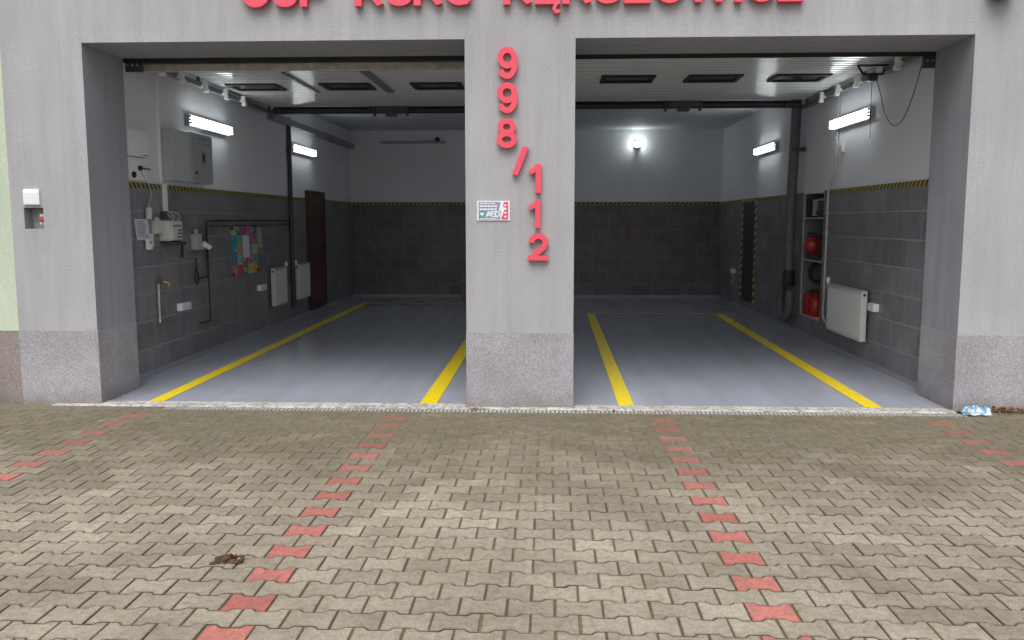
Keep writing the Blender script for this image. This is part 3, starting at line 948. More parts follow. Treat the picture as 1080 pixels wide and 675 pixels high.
# round lamp at the upper right
t = thing('facade_lamp', 'round dark lamp on the facade right of the lettering', 'lamp', (3.56, 0, 3.33))
bm = NB(); lathe(bm, (3.56, 0, 3.43), (0, -1, 0), [(0, .07), (.03, .075), (.03, .10), (.10, .11), (.13, .10)], 24); obj('housing', bm, M['darkgrey'], t, smooth=True)
bm = NB(); lathe(bm, (3.56, -.131, 3.43), (0, -1, 0), [(0, .09), (.02, .085), (.04, .06), (.05, .02)], 24); obj('lens', bm, M['midgrey'], t, smooth=True)

# drain channel
t = thing('drain_channel', 'galvanised slotted drain channel along the bay thresholds', 'drain', (0, -.15, -.01))
bm = NB(); box(bm, -3.30, 3.44, -.190, -.185, -.05, .001); obj('frame_rail', bm, M['zinc'], t)
bm = NB(); box(bm, -3.30, 3.44, -.099, -.093, -.05, .001); obj('frame_rail', bm, M['zinc'], t)
bm = NB()
x = -3.295
while x < 3.43:
    box(bm, x, x+.019, -.1845, -.0995, -.012, .000); x += .035
obj('grate', bm, plain('grate_zinc', (.46, .46, .45), .55, .1, .2, 20), t)
bm = NB(); box(bm, -3.30, 3.44, -.185, -.099, -.06, -.045); obj('channel', bm, M['black'], t)

# ================================================================== WALL LAMPS
def tube_lamp(loc, side, label, lit=True):
    """1.3 m batten lamp along y; side = +1 faces +x, -1 faces -x"""
    t = thing('wall_lamp', label, 'wall lamp', loc, 'fluorescent batten lamps on the walls')
    x, y, z = loc; s = side; L = .66
    def bx(b, xa, xb, *a, **k): box(b, min(x+s*xa, x+s*xb), max(x+s*xa, x+s*xb), *a, **k)
    bm = NB(); bx(bm, 0, .06, y-L+.05, y+L-.03, z-.066, z+.066, bev=.006); obj('base', bm, M['cabgrey'], t)
    for e_ in (-1, 1):
        bm = NB(); bx(bm, .0605, .068, y+e_*(L-.032)-(.03 if e_ > 0 else 0), y+e_*(L-.032)+(.03 if e_ < 0 else 0), z-.058, z+.058, bev=.003)
        for dz in (-.034, 0, .034): cyl(bm, (x+s*.086, y+e_*(L-.006), z+dz), (x+s*.086, y+e_*(L-.034), z+dz), .014, n=10)
        obj('lamp_holder', bm, M['lightgrey'], t)
    for dz in (-.034, 0, .034):
        bm = NB(); cyl(bm, (x+s*.086, y-L+.035, z+dz), (x+s*.086, y+L-.035, z+dz), .0125, n=12); obj('tube', bm, M['tube'], t, smooth=True)
    return t
tube_lamp((WL, 3.12, 2.735), 1, 'lit wall lamp above the grey electric cabinets in the left bay')
tube_lamp((WL, 7.08, 2.755), 1, 'lit wall lamp just behind the dark riser pipe on the left wall')
tube_lamp((WR, 3.06, 2.765), -1, 'lit wall lamp nearest the opening on the right wall')
tube_lamp((WR, 6.98, 2.745), -1, 'lit wall lamp beyond the exhaust hose on the right wall')
# unlit batten on the back wall
t = thing('ceiling_batten', 'unlit thin batten fixture high on the back wall of the left bay', 'lamp', (-2.81, YB, 3.2))
bm = NB(); box(bm, -3.48, -2.14, YB-.05, YB, 3.18, 3.225, bev=.006); obj('base', bm, plain('old_batten_grey', (.22, .22, .24), .5), t)
bm = NB(); cyl(bm, (-3.44, YB-.07, 3.2), (-2.18, YB-.07, 3.2), .013); obj('tube', bm, M['lightgrey'], t, smooth=True)
bm = NB(); lathe(bm, (-2.30, YB-.02, 3.255), (0, -1, 0), [(0, .05), (.05, .05), (.07, .035), (.08, .01)]); obj('sensor', bm, M['black'], t, smooth=True)
# bright bulkhead on the back wall of the right bay
t = thing('bulkhead_lamp', 'small bright lamp glowing on the back wall of the right bay', 'wall lamp', (1.79, YB, 3.15))
bm = NB(); box(bm, 1.735, 1.845, YB-.05, YB, 3.07, 3.205, bev=.012); box(bm, 1.76, 1.82, YB-.1, YB-.04, 3.04, 3.07, bev=.01); obj('housing', bm, M['darkgrey'], t)
bm = NB(); lathe(bm, (1.79, YB-.051, 3.145), (0, -1, -.25), [(0, .055), (.03, .052), (.05, .04), (.06, .015)], 20); obj('lens', bm, M['bulb'], t, smooth=True)

# ================================================================== LEFT WALL
def lbox(name, label, cat, y0, y1, z0, z1, d, mat, bev=.006, group=None):
    t = thing(name, label, cat, (WL, (y0+y1)/2, z0), group)
    bm = NB(); box(bm, WL, WL+d, y0, y1, z0, z1, bev=bev)
    obj('casing', bm, mat, t, smooth=True)
    return t
WT = WL+TT                                             # tiled face
t = lbox('control_box', 'flat white box nearest the left jamb, above the smaller one', 'wall box', 1.08, 1.50, 2.232, 2.50, .05, M['white'])
bm = NB(); box(bm, WL+.05, WL+.053, 1.36, 1.47, 2.25, 2.258); obj('latch', bm, M['darkgrey'], t)
t = lbox('switch_box', 'small white switch box with black lever just above the hazard tape', 'switch box', 1.08, 1.44, 2.0, 2.222, .05, M['white'])
bm = NB(); lathe(bm, (WL+.05, 1.26, 2.12), (1, 0, 0), [(0, .025), (.02, .025), (.03, .018)]); box(bm, WL+.07, WL+.085, 1.25, 1.44, 2.112, 2.124); obj('lever', bm, M['black'], t)
bm = NB(); lathe(bm, (WL+.05, 1.13, 2.05), (1, 0, 0), [(0, .03), (.02, .03)]); obj('socket', bm, M['black'], t)
bm = NB(); tube(bm, smooth_path([(WL+.06, 1.25, 2.12), (WL+.05, 1.36, 2.03), (WT+.02, 1.52, 1.93), (WT+.02, 1.53, 1.85), (WT+.03, 1.46, 1.76), (WT+.035, 1.43, 1.72)]), .006, 8)
obj('power_cord', bm, M['pipewhite'], t, smooth=True)
bm = NB(); lathe(bm, (WT+.035, 1.43, 1.735), (0, 0, -1), [(0, .02), (.005, .033), (.11, .033), (.118, .028)], 16)
tag(obj('plug_adapter', bm, M['cream'], origin=(WT+.035, 1.43, 1.62), smooth=True), 'cream cylindrical plug hanging above the pinned paper notice', 'plug')
bm = NB()
box(bm, WL, WL+.02, 1.815, 1.85, 1.99, 3.12, bev=.003); box(bm, WL, WT+.03, 1.84, 1.905, 1.70, 1.992, bev=.005)
tag(obj('cable_trunking', bm, M['white'], origin=(WL, 1.85, 1.7)), 'white cable trunking running down left of the electric cabinets', 'trunking')
# cabinets
t = thing('fuse_cabinet', 'plain pale cabinet beside the one with the label', 'cabinet', (WL, 2.1, 2.02))
bm = NB(); box(bm, WL, WL+.11, 1.86, 2.335, 2.025, 2.575, bev=.004); obj('body', bm, M['lightgrey'], t)
bm = NB(); box(bm, WL+.1105, WL+.122, 1.868, 2.327, 2.033, 2.567, bev=.003); obj('door', bm, plain('pale_cabinet_door', (.50, .51, .52), .38, 0, .04), t)
t = thing('distribution_cabinet', 'grey electric cabinet with a yellow label on its door', 'cabinet', (WL, 2.65, 2.02))
bm = NB(); box(bm, WL, WL+.13, 2.345, 2.93, 2.025, 2.585, bev=.004); obj('body', bm, M['lightgrey'], t)
bm = NB(); box(bm, WL+.1305, WL+.145, 2.37, 2.92, 2.035, 2.578, bev=.003); d_ = obj('door', bm, M['cabgrey'], t)
bm = NB(); box(bm, WL+.145, WL+.148, 2.60, 2.72, 2.25, 2.39); obj('label_sticker', bm, M['leaf2'], d_)
bm = NB(); box(bm, WL+.148, WL+.1495, 2.63, 2.69, 2.28, 2.36); obj('label_symbol', bm, M['black'], d_)
bm = NB(); box(bm, WL+.145, WL+.147, 2.55, 2.78, 2.515, 2.54); obj('name_strip', bm, M['ink'], d_)
bm = NB(); box(bm, WL+.145, WL+.147, 2.46, 2.87, 2.470, 2.476); obj('groove', bm, M['darkgrey'], d_)
bm = NB(); lathe(bm, (WL+.145, 2.43, 2.14), (1, 0, 0), [(0, .02), (.012, .02), (.016, .014)]); obj('lock', bm, M['darkgrey'], d_)
# paper notices, small devices
def sheet(name, y0, y1, z0, z1, label, lines, mat=M['paper'], x=WT, tiltz=0.0, cat='notice'):
    t = thing(name, label, cat, (x, (y0+y1)/2, z0))
    bm = NB()
    n = 8
    rows = []
    for i in range(n+1):
        zz = z0+(z1-z0)*i/n
        cv = .004+.010*(1-i/n)**2
        rows.append([bm.verts.new((x+cv, y0+tiltz*(i/n), zz)), bm.verts.new((x+cv*.6, y1+tiltz*(i/n), zz))])
    for a, b in zip(rows, rows[1:]): bm.faces.new([a[0], a[1], b[1], b[0]])
    obj('sheet', bm, mat, t, normals=False)
    if lines:
        bm = NB()
        for i in range(lines):
            zz = z1-(z1-z0)*(.12+.8*i/lines)
            k_ = (zz-z0)/(z1-z0)
            cv = .006+.010*(1-k_)**2
            r2 = random.Random(i+int(y0*50))
            ya = y0+.03+tiltz*k_; L_ = (y1-y0-.06)*r2.uniform(.6, 1)
            f = [bm.verts.new((x+cv, ya, zz)), bm.verts.new((x+cv, ya+L_, zz)), bm.verts.new((x+cv, ya+L_, zz+.006)), bm.verts.new((x+cv, ya, zz+.006))]
            bm.faces.new(f)
        obj('text_lines', bm, M['ink'], t, normals=False)
    return t
sheet('paper_notice', 1.20, 1.50, 1.405, 1.615, 'white printed sheet pinned on the tiles below the plug', 9, tiltz=-.02)
sheet('paper_slip', 1.42, 1.55, 1.33, 1.47, 'small white slip sticking out under the printed sheet', 0, x=WT+.012, tiltz=.015)
t = thing('thermostat', 'tiny white thermostat hanging on the corner of the printed sheet', 'thermostat', (WT+.02, 1.41, 1.30))
bm = NB(); box(bm, WT+.017, WT+.045, 1.365, 1.465, 1.305, 1.415, bev=.006); obj('casing', bm, M['white'], t, smooth=True)
bm = NB(); box(bm, WT+.045, WT+.048, 1.40, 1.44, 1.365, 1.395); obj('display', bm, M['ink'], t)
t = thing('junction_box', 'white junction box between the paper notice and the gate controller', 'junction box', (WT, 1.64, 1.46))
bm = NB(); box(bm, WT, WT+.05, 1.55, 1.71, 1.465, 1.605, bev=.006); cyl(bm, (WT+.025, 1.62, 1.60), (WT+.025, 1.62, 1.63), .03, n=14); cyl(bm, (WT+.025, 1.70, 1.53), (WT+.025, 1.765, 1.53), .014, n=10); obj('casing', bm, M['cream'], t, smooth=True)
t = thing('gate_controller', 'bulky cream control unit with looped cables above it', 'controller', (WT, 1.85, 1.38))
bm = NB(); box(bm, WT, WT+.125, 1.72, 2.0, 1.385, 1.60, bev=.012); obj('casing', bm, M['cream'], t, smooth=True)
bm = NB(); box(bm, WT+.1255, WT+.138, 1.735, 1.985, 1.40, 1.588, bev=.004); f_ = obj('front_panel', bm, M['enamel'], t)
bm = NB()
for i in range(4): box(bm, WT+.138, WT+.142, 1.765+.05*i, 1.795+.05*i, 1.535, 1.555)
for i in range(3): box(bm, WT+.138, WT+.141, 1.86, 1.97, 1.42+.035*i, 1.434+.035*i)
obj('button', bm, M['darkgrey'], f_)
bm = NB(); box(bm, WT, WT+.16, 1.74, 2.03, 1.345, 1.38, bev=.004, rot=('Y', .12)); obj('bracket', bm, M['darkgrey'], t)
bm = NB()
tube(bm, smooth_path([(WT+.03, 1.90, 1.70), (WT+.06, 1.93, 1.66), (WT+.07, 1.96, 1.63), (WT+.06, 1.92, 1.60)]), .006, 8)
tube(bm, smooth_path([(WT+.03, 1.92, 1.70), (WT+.09, 1.98, 1.68), (WT+.10, 2.02, 1.63), (WT+.08, 1.97, 1.60)]), .005, 8)
tube(bm, smooth_path([(WT+.03, 1.88, 1.70), (WT+.05, 1.85, 1.66), (WT+.08, 1.90, 1.62), (WT+.07, 1.88, 1.60)]), .005, 8)
obj('cable', bm, M['pipewhite'], t, smooth=True)
bm = NB(); box(bm, WT, WT+.04, 1.77, 1.86, 1.62, 1.70, bev=.004); obj('transformer', bm, M['darkgrey'], t)
bm = NB(); tube(bm, smooth_path([(WT+.03, 2.21, 1.36), (WT+.03, 2.215, 1.28), (WT+.03, 2.20, 1.19)]), .013, 8)
tag(obj('hanging_strap', bm, M['black'], origin=(WT+.03, 2.21, 1.19), smooth=True), 'short black strap hanging below the cream control unit', 'strap')
t = thing('power_socket', 'light grey industrial socket with an angled plug beside the copper pipes', 'socket', (WT, 2.68, 1.26))
bm = NB(); box(bm, WT, WT+.07, 2.52, 2.74, 1.265, 1.445, bev=.01); cyl(bm, (WT+.04, 2.57, 1.44), (WT+.04, 2.57, 1.50), .022, n=12); obj('casing', bm, M['lightgrey'], t, smooth=True)
bm = NB(); cyl(bm, (WT+.06, 2.70, 1.34), (WT+.12, 2.78, 1.28), .035, .028, n=14); obj('plug', bm, M['white'], t, smooth=True)
bm = NB(); cyl(bm, (WT+.12, 2.78, 1.28), (WT+.128, 2.79, 1.272), .022, n=12); obj('plug_face', bm, M['machred'], t)
bm = NB(); box(bm, WT+.07, WT+.085, 2.67, 2.74, 1.36, 1.44, bev=.004); obj('flap', bm, M['darkgrey'], t)
bm = NB(); tube(bm, smooth_path([(WT+.03, 2.56, 1.17), (WT+.03, 2.58, 1.1), (WT+.05, 2.55, 1.0), (WT+.04, 2.6, .92), (WT+.03, 2.58, .87), (WT+.03, 2.52, .95), (WT+.04, 2.56, 1.08)]), .009, 8)
tag(obj('cable_loop', bm, M['black'], origin=(WT+.03, 2.56, .87), smooth=True), 'black cable looped under the light grey socket', 'cable')
# heating pipes
bm = NB()
tube(bm, [(WT+.03, 2.93, .40), (WT+.03, 2.93, 1.60)], .008, 10); tube(bm, [(WT+.03, 2.93, 1.60), (WT+.03, 6.28, 1.60)], .009, 10)
tube(bm, [(WT+.03, 3.02, 1.535), (WT+.03, 6.28, 1.535)], .007, 10); tube(bm, [(WT+.03, 2.93, .40), (WT+.03, 2.64, .40)], .010, 10)
tube(bm, [(WT+.03, 2.90, 1.535), (WT+.03, 2.90, .93)], .008, 8); tube(bm, [(WT+.03, 2.90, .93), (WT+.03, 2.62, .93)], .009, 8)
tag(obj('heating_pipes', bm, M['copper'], origin=(WT+.03, 2.93, .4), smooth=True), 'dark copper heating pipes framing the poster on the left wall', 'pipe')
bm = NB(); cyl(bm, (WT+.03, 6.33, .20), (WT+.03, 6.33, 3.20), .035, n=14); 
for z in (.6, 1.6, 2.7): cyl(bm, (WT+.03, 6.33, z-.02), (WT+.03, 6.33, z+.02), .045, n=14)
tag(obj('riser_pipe', bm, M['darkgrey'], origin=(WT+.03, 6.33, .2), smooth=True), 'dark vertical riser pipe between the two left wall radiators', 'pipe')
bm = NB(); box(bm, WL, WL+.10, 5.4, YB-.02, 3.075, 3.10); box(bm, WL, WL+.012, 5.4, YB-.02, 3.10, 3.20); box(bm, WL+.09, WL+.10, 5.4, YB-.02, 3.10, 3.17)
tag(obj('cable_tray', bm, plain('tray_grey', (.26, .26, .28), .5, .2), origin=(WL, 8, 3.07)), 'grey cable tray running under the ceiling along the left wall', 'cable tray')
# tap
t = thing('water_tap', 'brass tap on a white pipe low on the left wall', 'tap', (WT+.03, 1.62, .55))
bm = NB(); tube(bm, [(WT+.025, 1.59, .53), (WT+.025, 1.59, .955)], .013, 10); obj('pipe', bm, M['pipewhite'], t, smooth=True)
bm = NB(); cyl(bm, (WT+.025, 1.57, .955), (WT+.025, 1.70, .955), .017, n=12); cyl(bm, (WT+.025, 1.68, .96), (WT+.09, 1.70, .94), .014, n=12); cyl(bm, (WT+.088, 1.70, .945), (WT+.092, 1.70, .90), .013, n=12); obj('spout', bm, M['brass'], t, smooth=True)
bm = NB(); cyl(bm, (WT+.045, 1.67, .97), (WT+.045, 1.67, 1.0), .007, n=8); box(bm, WT+.01, WT+.08, 1.66, 1.68, .998, 1.006); obj('handle', bm, M['brass'], t)
def socket(y, z, s, label, x=WT, d=.055, w=.13):
    t = thing('wall_socket', label, 'socket', (x, y, z), 'white surface sockets')
    bm = NB(); a, b = sorted((x, x+s*d)); box(bm, a, b, y-w, y+w, z, z+.085, bev=.008); obj('casing', bm, M['white'], t, smooth=True)
    bm = NB()
    for k_ in (-1, 1):
        a, b = sorted((x+s*d, x+s*(d+.006))); box(bm, a, b, y+k_*w*.5-w*.4, y+k_*w*.5+w*.4, z+.012, z+.073, bev=.002)
    obj('flap', bm, M['sign_white'], t)
    return t
socket(2.20, .60, 1, 'double white socket to the right of the brass tap')
socket(4.84, .605, 1, 'double white socket below the poster, left of the radiators')
# poster made of coloured squares and its backing sheet
t = thing('poster', 'bright patchwork poster of coloured pictures on the dark tiles', 'poster', (WT, 4.27, .88))
bm = NB(); box(bm, WT+.002, WT+.006, 3.76, 4.76, .875, 1.545); obj('backing', bm, POM[2], t)
bm = NB()
r3 = random.Random(11)
def prect(y0, y1, z0, z1, mi, x=WT+.0075):
    f = bm.faces.new([bm.verts.new((x, yy, zz)) for yy, zz in ((y0, z0), (y1, z0), (y1, z1), (y0, z1))]); f.material_index = mi
GRID = [[4, 1, 0, 5, 1], [2, 6, 9, 8, 0], [2, 3, 5, 6, 4], [8, 9, 0, 5, 6], [5, 0, 1, 4, 3]]
yy0, zz1 = 3.765, 1.54
cw, chh = .985/5, .66/5
for r_ in range(5):
    for c_ in range(5):
        ya, zb = yy0+c_*cw, zz1-r_*chh
        jx, jz = r3.uniform(-.02, .02), r3.uniform(-.012, .012)
        prect(ya+.004, ya+cw-.004+jx*.3, zb-chh+.003, zb-.003, GRID[r_][c_])
        for q in range(3):
            a = ya+cw*r3.uniform(.1, .6); b = zb-chh*r3.uniform(.15, .6)
            prect(a, a+cw*r3.uniform(.12, .4), b-chh*r3.uniform(.15, .35), b, r3.randrange(10), WT+.0085+q*.0004)
obj('pictures', bm, POM, t, normals=False)
bm = NB(); box(bm, WT+.010, WT+.0115, 4.18, 4.42, 1.10, 1.40); obj('centre_note', bm, M['paper'], t)
bm = NB()
for (a, b) in ((3.80, 1.50), (4.72, 1.52), (3.80, .90), (4.74, .91)): box(bm, WT+.0075, WT+.014, a-.03, a+.03, b-.02, b+.02)
obj('corner_clip', bm, M['black'], t)
sheet('beige_sheet', 4.80, 5.0, 1.22, 1.50, 'plain beige sheet half hidden behind the right edge of the poster', 0, M['beigepaper'], tiltz=-.06)
# radiators
def radiator(xw, s, y0, y1, z0, z1, label, valve_y):
    t = thing('radiator', label, 'radiator', (xw, (y0+y1)/2, z0), 'white panel radiators')
    def bx(b, xa, xb, *a, **k): box(b, min(xw+s*xa, xw+s*xb), max(xw+s*xa, xw+s*xb), *a, **k)
    bm = NB(); bx(bm, .035, .10, y0, y1, z0, z1-.012, bev=.008)
    n = int((y1-y0)/.034)
    for i in range(n):
        yy = y0+.02+(y1-y0-.04)*(i+.5)/n
        bx(bm, .0985, .1035, yy-.010, yy+.010, z0+.035, z1-.045, bev=.0024)
    obj('panel', bm, M['enamel'], t, smooth=True)
    bm = NB(); bx(bm, .033, .102, y0-.003, y1+.003, z1-.0115, z1, bev=.003)
    for i in range(int((y1-y0)/.045)):
        yy = y0+.03+.045*i
        if yy+.02 < y1: bx(bm, .045, .092, yy, yy+.02, z1+.0003, z1+.002)
    obj('top_grille', bm, M['lightgrey'], t)
    bm = NB(); bx(bm, 0, .036, y0+.1, y0+.13, z0+.06, z1-.08); bx(bm, 0, .036, y1-.13, y1-.1, z0+.06, z1-.08); obj('bracket', bm, M['zinc'], t)
    bm = NB(); bx(bm, .055, .08, y0-.006, y0-.001, z1-.06, z1-.035); obj('plug', bm, M['black'], t)
    bm = NB(); vx = xw+s*.07
    lathe(bm, (vx, valve_y, z1-.02), (0, 0, 1), [(0, .012), (.02, .012), (.025, .024), (.08, .024), (.09, .016)], 14); obj('valve', bm, M['white'], t, smooth=True)
    bm = NB(); e_ = y1 if valve_y > y1 else y0
    cyl(bm, (vx, valve_y, z1-.035), (vx, e_, z1-.035), .010, n=10); cyl(bm, (vx, valve_y, z1-.05), (vx, valve_y, z1-.018), .012, n=10); obj('pipe', bm, M['zinc'], t)
    return t
radiator(WT, 1, 5.22, 5.80, .34, .90, 'white radiator left of the dark riser pipe', 5.86)
radiator(WT, 1, 6.44, 7.08, .33, .90, 'white radiator between the riser pipe and the brown door', 6.37)
radiator(WR-TT, -1, 2.30, 3.45, .265, .83, 'wide white radiator on the right wall near the shelf recess', 3.53)
# sign near the door
bm = NB(); box(bm, WL, WL+.012, 8.42, 8.62, 2.06, 2.22, bev=.002)
tag(obj('door_sign', bm, M['sign_white'], origin=(WL, 8.52, 2.06)), 'small white plate on the wall beside the brown door top', 'sign')

# ================================================================== RIGHT WALL
RT = WR-TT
# exhaust hose
t = thing('exhaust_hose', 'dark exhaust extraction hose hanging to the floor by the recess', 'exhaust hose', (WR-.14, 5.1, .2))
hx = WR-.14
bm = NB(); p_ = resample(smooth_path([(hx, 4.98, 3.40), (hx, 5.0, 2.9), (hx, 5.08, 2.0), (hx, 5.10, 1.3), (hx, 5.08, .86)], 12), .02)
tube(bm, p_, .068, 14, corr=.003); obj('drop_hose', bm, M['hose'], t, smooth=True, angle=80)
bm = NB(); lathe(bm, (hx, 5.08, .90), (0, 0, -1), [(0, .07), (.02, .082), (.20, .082), (.22, .07)], 18); obj('coupling', bm, M['black'], t, smooth=True)
bm = NB(); p_ = resample(smooth_path([(hx, 5.10, .70), (hx, 5.20, .74), (hx, 5.36, .66), (hx, 5.46, .48), (hx, 5.42, .30), (hx, 5.26, .20), (hx, 5.10, .24), (hx, 5.0, .38), (hx, 4.99, .62)], 10), .02)
tube(bm, p_, .06, 14, corr=.003); obj('loop_hose', bm, M['hose'], t, smooth=True, angle=80)
bm = NB(); box(bm, WR-.2, WR-.001, 4.94, 5.06, 2.55, 2.60); obj('wall_bracket', bm, M['darkgrey'], t)
# things on the recess shelves
t = thing('radio_unit', 'silver and black battery charger on the top shelf of the recess', 'device', (WR+.16, 4.72, 1.64))
bm = NB(); box(bm, WR+.03, WR+.22, 4.66, 4.93, 1.643, 1.90, bev=.01); obj('casing', bm, M['black'], t, smooth=True)
bm = NB(); box(bm, WR+.225, WR+.27, 4.62, 4.92, 1.643, 1.915, bev=.006); obj('side_panel', bm, M['chrome'], t)
bm = NB(); box(bm, WR+.035, WR+.205, 4.648, 4.659, 1.66, 1.88); 
for i in range(2): cyl(bm, (WR+.08+.07*i, 4.635, 1.80), (WR+.08+.07*i, 4.65, 1.80), .022, n=12)
obj('front_panel', bm, M['lightgrey'], t)
bm = NB(); cyl(bm, (WR+.12, 4.62, 1.70), (WR+.12, 4.648, 1.70), .04, n=14); obj('dial', bm, M['black'], t)
t = thing('storage_box', 'dark box beside the charger on the top shelf of the recess', 'box', (WR+.2, 4.4, 1.64))
bm = NB(); box(bm, WR+.05, WR+.34, 4.22, 4.50, 1.643, 1.86, bev=.012); obj('body', bm, M['darkgrey'], t, smooth=True)
bm = NB(); box(bm, WR+.04, WR+.35, 4.21, 4.51, 1.8605, 1.885, bev=.006); obj('lid', bm, M['lightgrey'], t, smooth=True)
t = thing('portable_pump', 'red portable motor pump on the middle shelf of the recess', 'pump', (WR+.2, 4.6, 1.07))
bm = NB(); lathe(bm, (WR+.10, 4.83, 1.27), (0, -1, 0), [(0, .06), (.02, .12), (.10, .13), (.13, .10), (.16, .04)], 22); obj('fan_cover', bm, M['machred'], t, smooth=True)
bm = NB(); lathe(bm, (WR+.10, 4.71, 1.27), (0, -1, 0), [(0, .095), (.012, .09), (.016, .07)], 20); obj('grille', bm, M['black'], t, smooth=True)
bm = NB(); lathe(bm, (WR+.10, 4.693, 1.27), (0, -1, 0), [(0, .04), (.02, .036), (.03, .02)], 16); obj('starter', bm, M['machred'], t, smooth=True)
bm = NB(); box(bm, WR+.14, WR+.34, 4.50, 4.82, 1.13, 1.30, bev=.02); cyl(bm, (WR+.24, 4.60, 1.30), (WR+.24, 4.60, 1.36), .05, n=16); obj('engine', bm, M['darkgrey'], t, smooth=True)
bm = NB(); box(bm, WR+.13, WR+.35, 4.46, 4.80, 1.305, 1.40, bev=.03); obj('fuel_tank', bm, M['black'], t, smooth=True)
bm = NB(); box(bm, WR+.19, WR+.38, 4.44, 4.60, 1.11, 1.28, bev=.03); obj('pump_housing', bm, M['machred'], t, smooth=True)
bm = NB()
for xx in (WR+.05, WR+.36):
    tube(bm, smooth_path([(xx, 4.86, 1.083), (xx, 4.40, 1.083), (xx, 4.36, 1.12), (xx, 4.37, 1.38), (xx, 4.42, 1.42), (xx, 4.82, 1.42), (xx, 4.87, 1.38), (xx, 4.87, 1.12), (xx, 4.84, 1.083)], 5), .011, 8)
obj('frame', bm, M['black'], t, smooth=True)
t = thing('fire_extinguisher', 'red fire extinguisher standing at the bottom of the recess', 'fire extinguisher', (WR+.12, 4.62, .29))
bm = NB(); lathe(bm, (WR+.12, 4.62, .294), (0, 0, 1), [(0, .08), (.01, .088), (.20, .088), (.27, .060), (.30, .028), (.32, .028)], 24); obj('cylinder', bm, M['machred'], t, smooth=True)
bm = NB(); cyl(bm, (WR+.12, 4.62, .61), (WR+.12, 4.62, .65), .026, n=14); box(bm, WR+.03, WR+.14, 4.61, 4.63, .655, .667, rot=('Y', .2)); box(bm, WR+.04, WR+.14, 4.61, 4.63, .625, .635); obj('valve', bm, M['black'], t)
bm = NB(); tube(bm, smooth_path([(WR+.13, 4.60, .63), (WR+.20, 4.54, .61), (WR+.23, 4.53, .50), (WR+.21, 4.53, .38)]), .012, 8); obj('hose', bm, M['black'], t, smooth=True)
t = thing('red_canister', 'red fuel canister behind the fire extinguisher in the recess', 'canister', (WR+.14, 4.83, .29))
bm = NB(); box(bm, WR+.02, WR+.20, 4.735, 4.93, .294, .58, bev=.025); obj('body', bm, M['machred'], t, smooth=True)
bm = NB(); tube(bm, smooth_path([(WR+.05, 4.83, .58), (WR+.06, 4.83, .62), (WR+.16, 4.83, .62), (WR+.17, 4.83, .58)]), .012, 8); obj('handle', bm, M['machred'], t, smooth=True)
t = thing('hose_coil', 'coil of black hose hung in the lower recess', 'hose', (WR+.22, 4.5, .7))
bm = NB()
for k_ in range(3):
    pts = [(WR+.18+.10*math.cos(a), 4.86-.03*k_, .88+.13*math.sin(a)) for a in [2*math.pi*i/20 for i in range(21)]]
    tube(bm, pts, .017, 8)
obj('coil', bm, M['black'], t, smooth=True)
bm = NB(); cyl(bm, (WR+.18, 4.94, 1.01), (WR+.18, 4.74, 1.01), .010, n=8); obj('hook', bm, M['zinc'], t)
# white conduit
bm = NB()
tube(bm, smooth_path([(RT-.015+TT, 3.60, 3.10), (RT-.015+TT, 3.62, 2.5), (RT-.015+TT, 3.64, 2.22), (RT-.012, 3.78, 2.03), (RT-.015, 3.84, 1.9), (RT-.015, 3.85, 1.2), (RT-.015, 3.86, .5), (RT-.015, 3.84, .36), (RT-.015, 3.70, .30)], 8), .0135, 10)
for z in (2.6, 1.7, 1.45, .75): box(bm, RT-.03, RT, (3.64 if z > 2 else 3.85)-.03, (3.64 if z > 2 else 3.85)+.03, z-.012, z+.012)
tag(obj('cable_conduit', bm, M['pipewhite'], origin=(RT, 3.85, .3), smooth=True), 'white conduit running down the right wall beside the shelf recess', 'conduit')
t = thing('light_switch', 'white switch under the nearest lamp on the right wall', 'switch', (WR, 3.45, 2.42))
bm = NB(); box(bm, WR-.03, WR, 3.38, 3.50, 2.42, 2.52, bev=.006); obj('plate', bm, M['white'], t, smooth=True)
bm = NB(); box(bm, WR-.037, WR-.0302, 3.41, 3.47, 2.44, 2.50, bev=.003); obj('rocker', bm, M['lightgrey'], t)
t = socket(2.13, .625, -1, 'white socket just right of the wide radiator', RT, .06, .085)
t = socket(9.28, .60, -1, 'white socket with a pipe below, far down the right wall', RT, .05, .12)
bm = NB(); tube(bm, [(RT-.02, 9.3, .598), (RT-.02, 9.3, .36)], .010, 8); obj('pipe', bm, M['pipewhite'], t)
# chain-hoist bracket and loose cables under the right door track
t = thing('door_opener_bracket', 'dark metal bracket hanging under the right door track', 'bracket', (3.33, 2.25, 3.1))
bm = NB()
zb_ = 3.18
for (p, q) in (((3.16, zb_), (3.47, zb_)), ((3.16, zb_), (3.22, zb_-.09)), ((3.47, zb_), (3.41, zb_-.09)), ((3.22, zb_-.09), (3.41, zb_-.09))):
    a, b = Vector((p[0], 1.95, p[1])), Vector((q[0], 1.95, q[1]))
    cyl(bm, a, b, .012, n=8)
obj('frame', bm, M['black'], t)
bm = NB(); box(bm, 3.27, 3.36, 1.92, 2.0, 3.02, 3.078, bev=.01); obj('motor', bm, M['darkgrey'], t)
bm = NB()
tube(bm, smooth_path([(3.36, 1.97, 3.05), (3.40, 1.95, 2.9), (3.42, 1.86, 2.70), (3.43, 1.70, 2.56), (3.44, 1.55, 2.54), (3.44, 1.38, 2.62), (3.44, 1.2, 2.82), (3.43, 1.05, 3.02)], 8), .0042, 8)
tube(bm, smooth_path([(3.33, 2.0, 3.03), (3.33, 2.0, 2.7), (3.335, 2.0, 2.45)]), .0035, 8)
obj('cable', bm, M['black'], t, smooth=True)
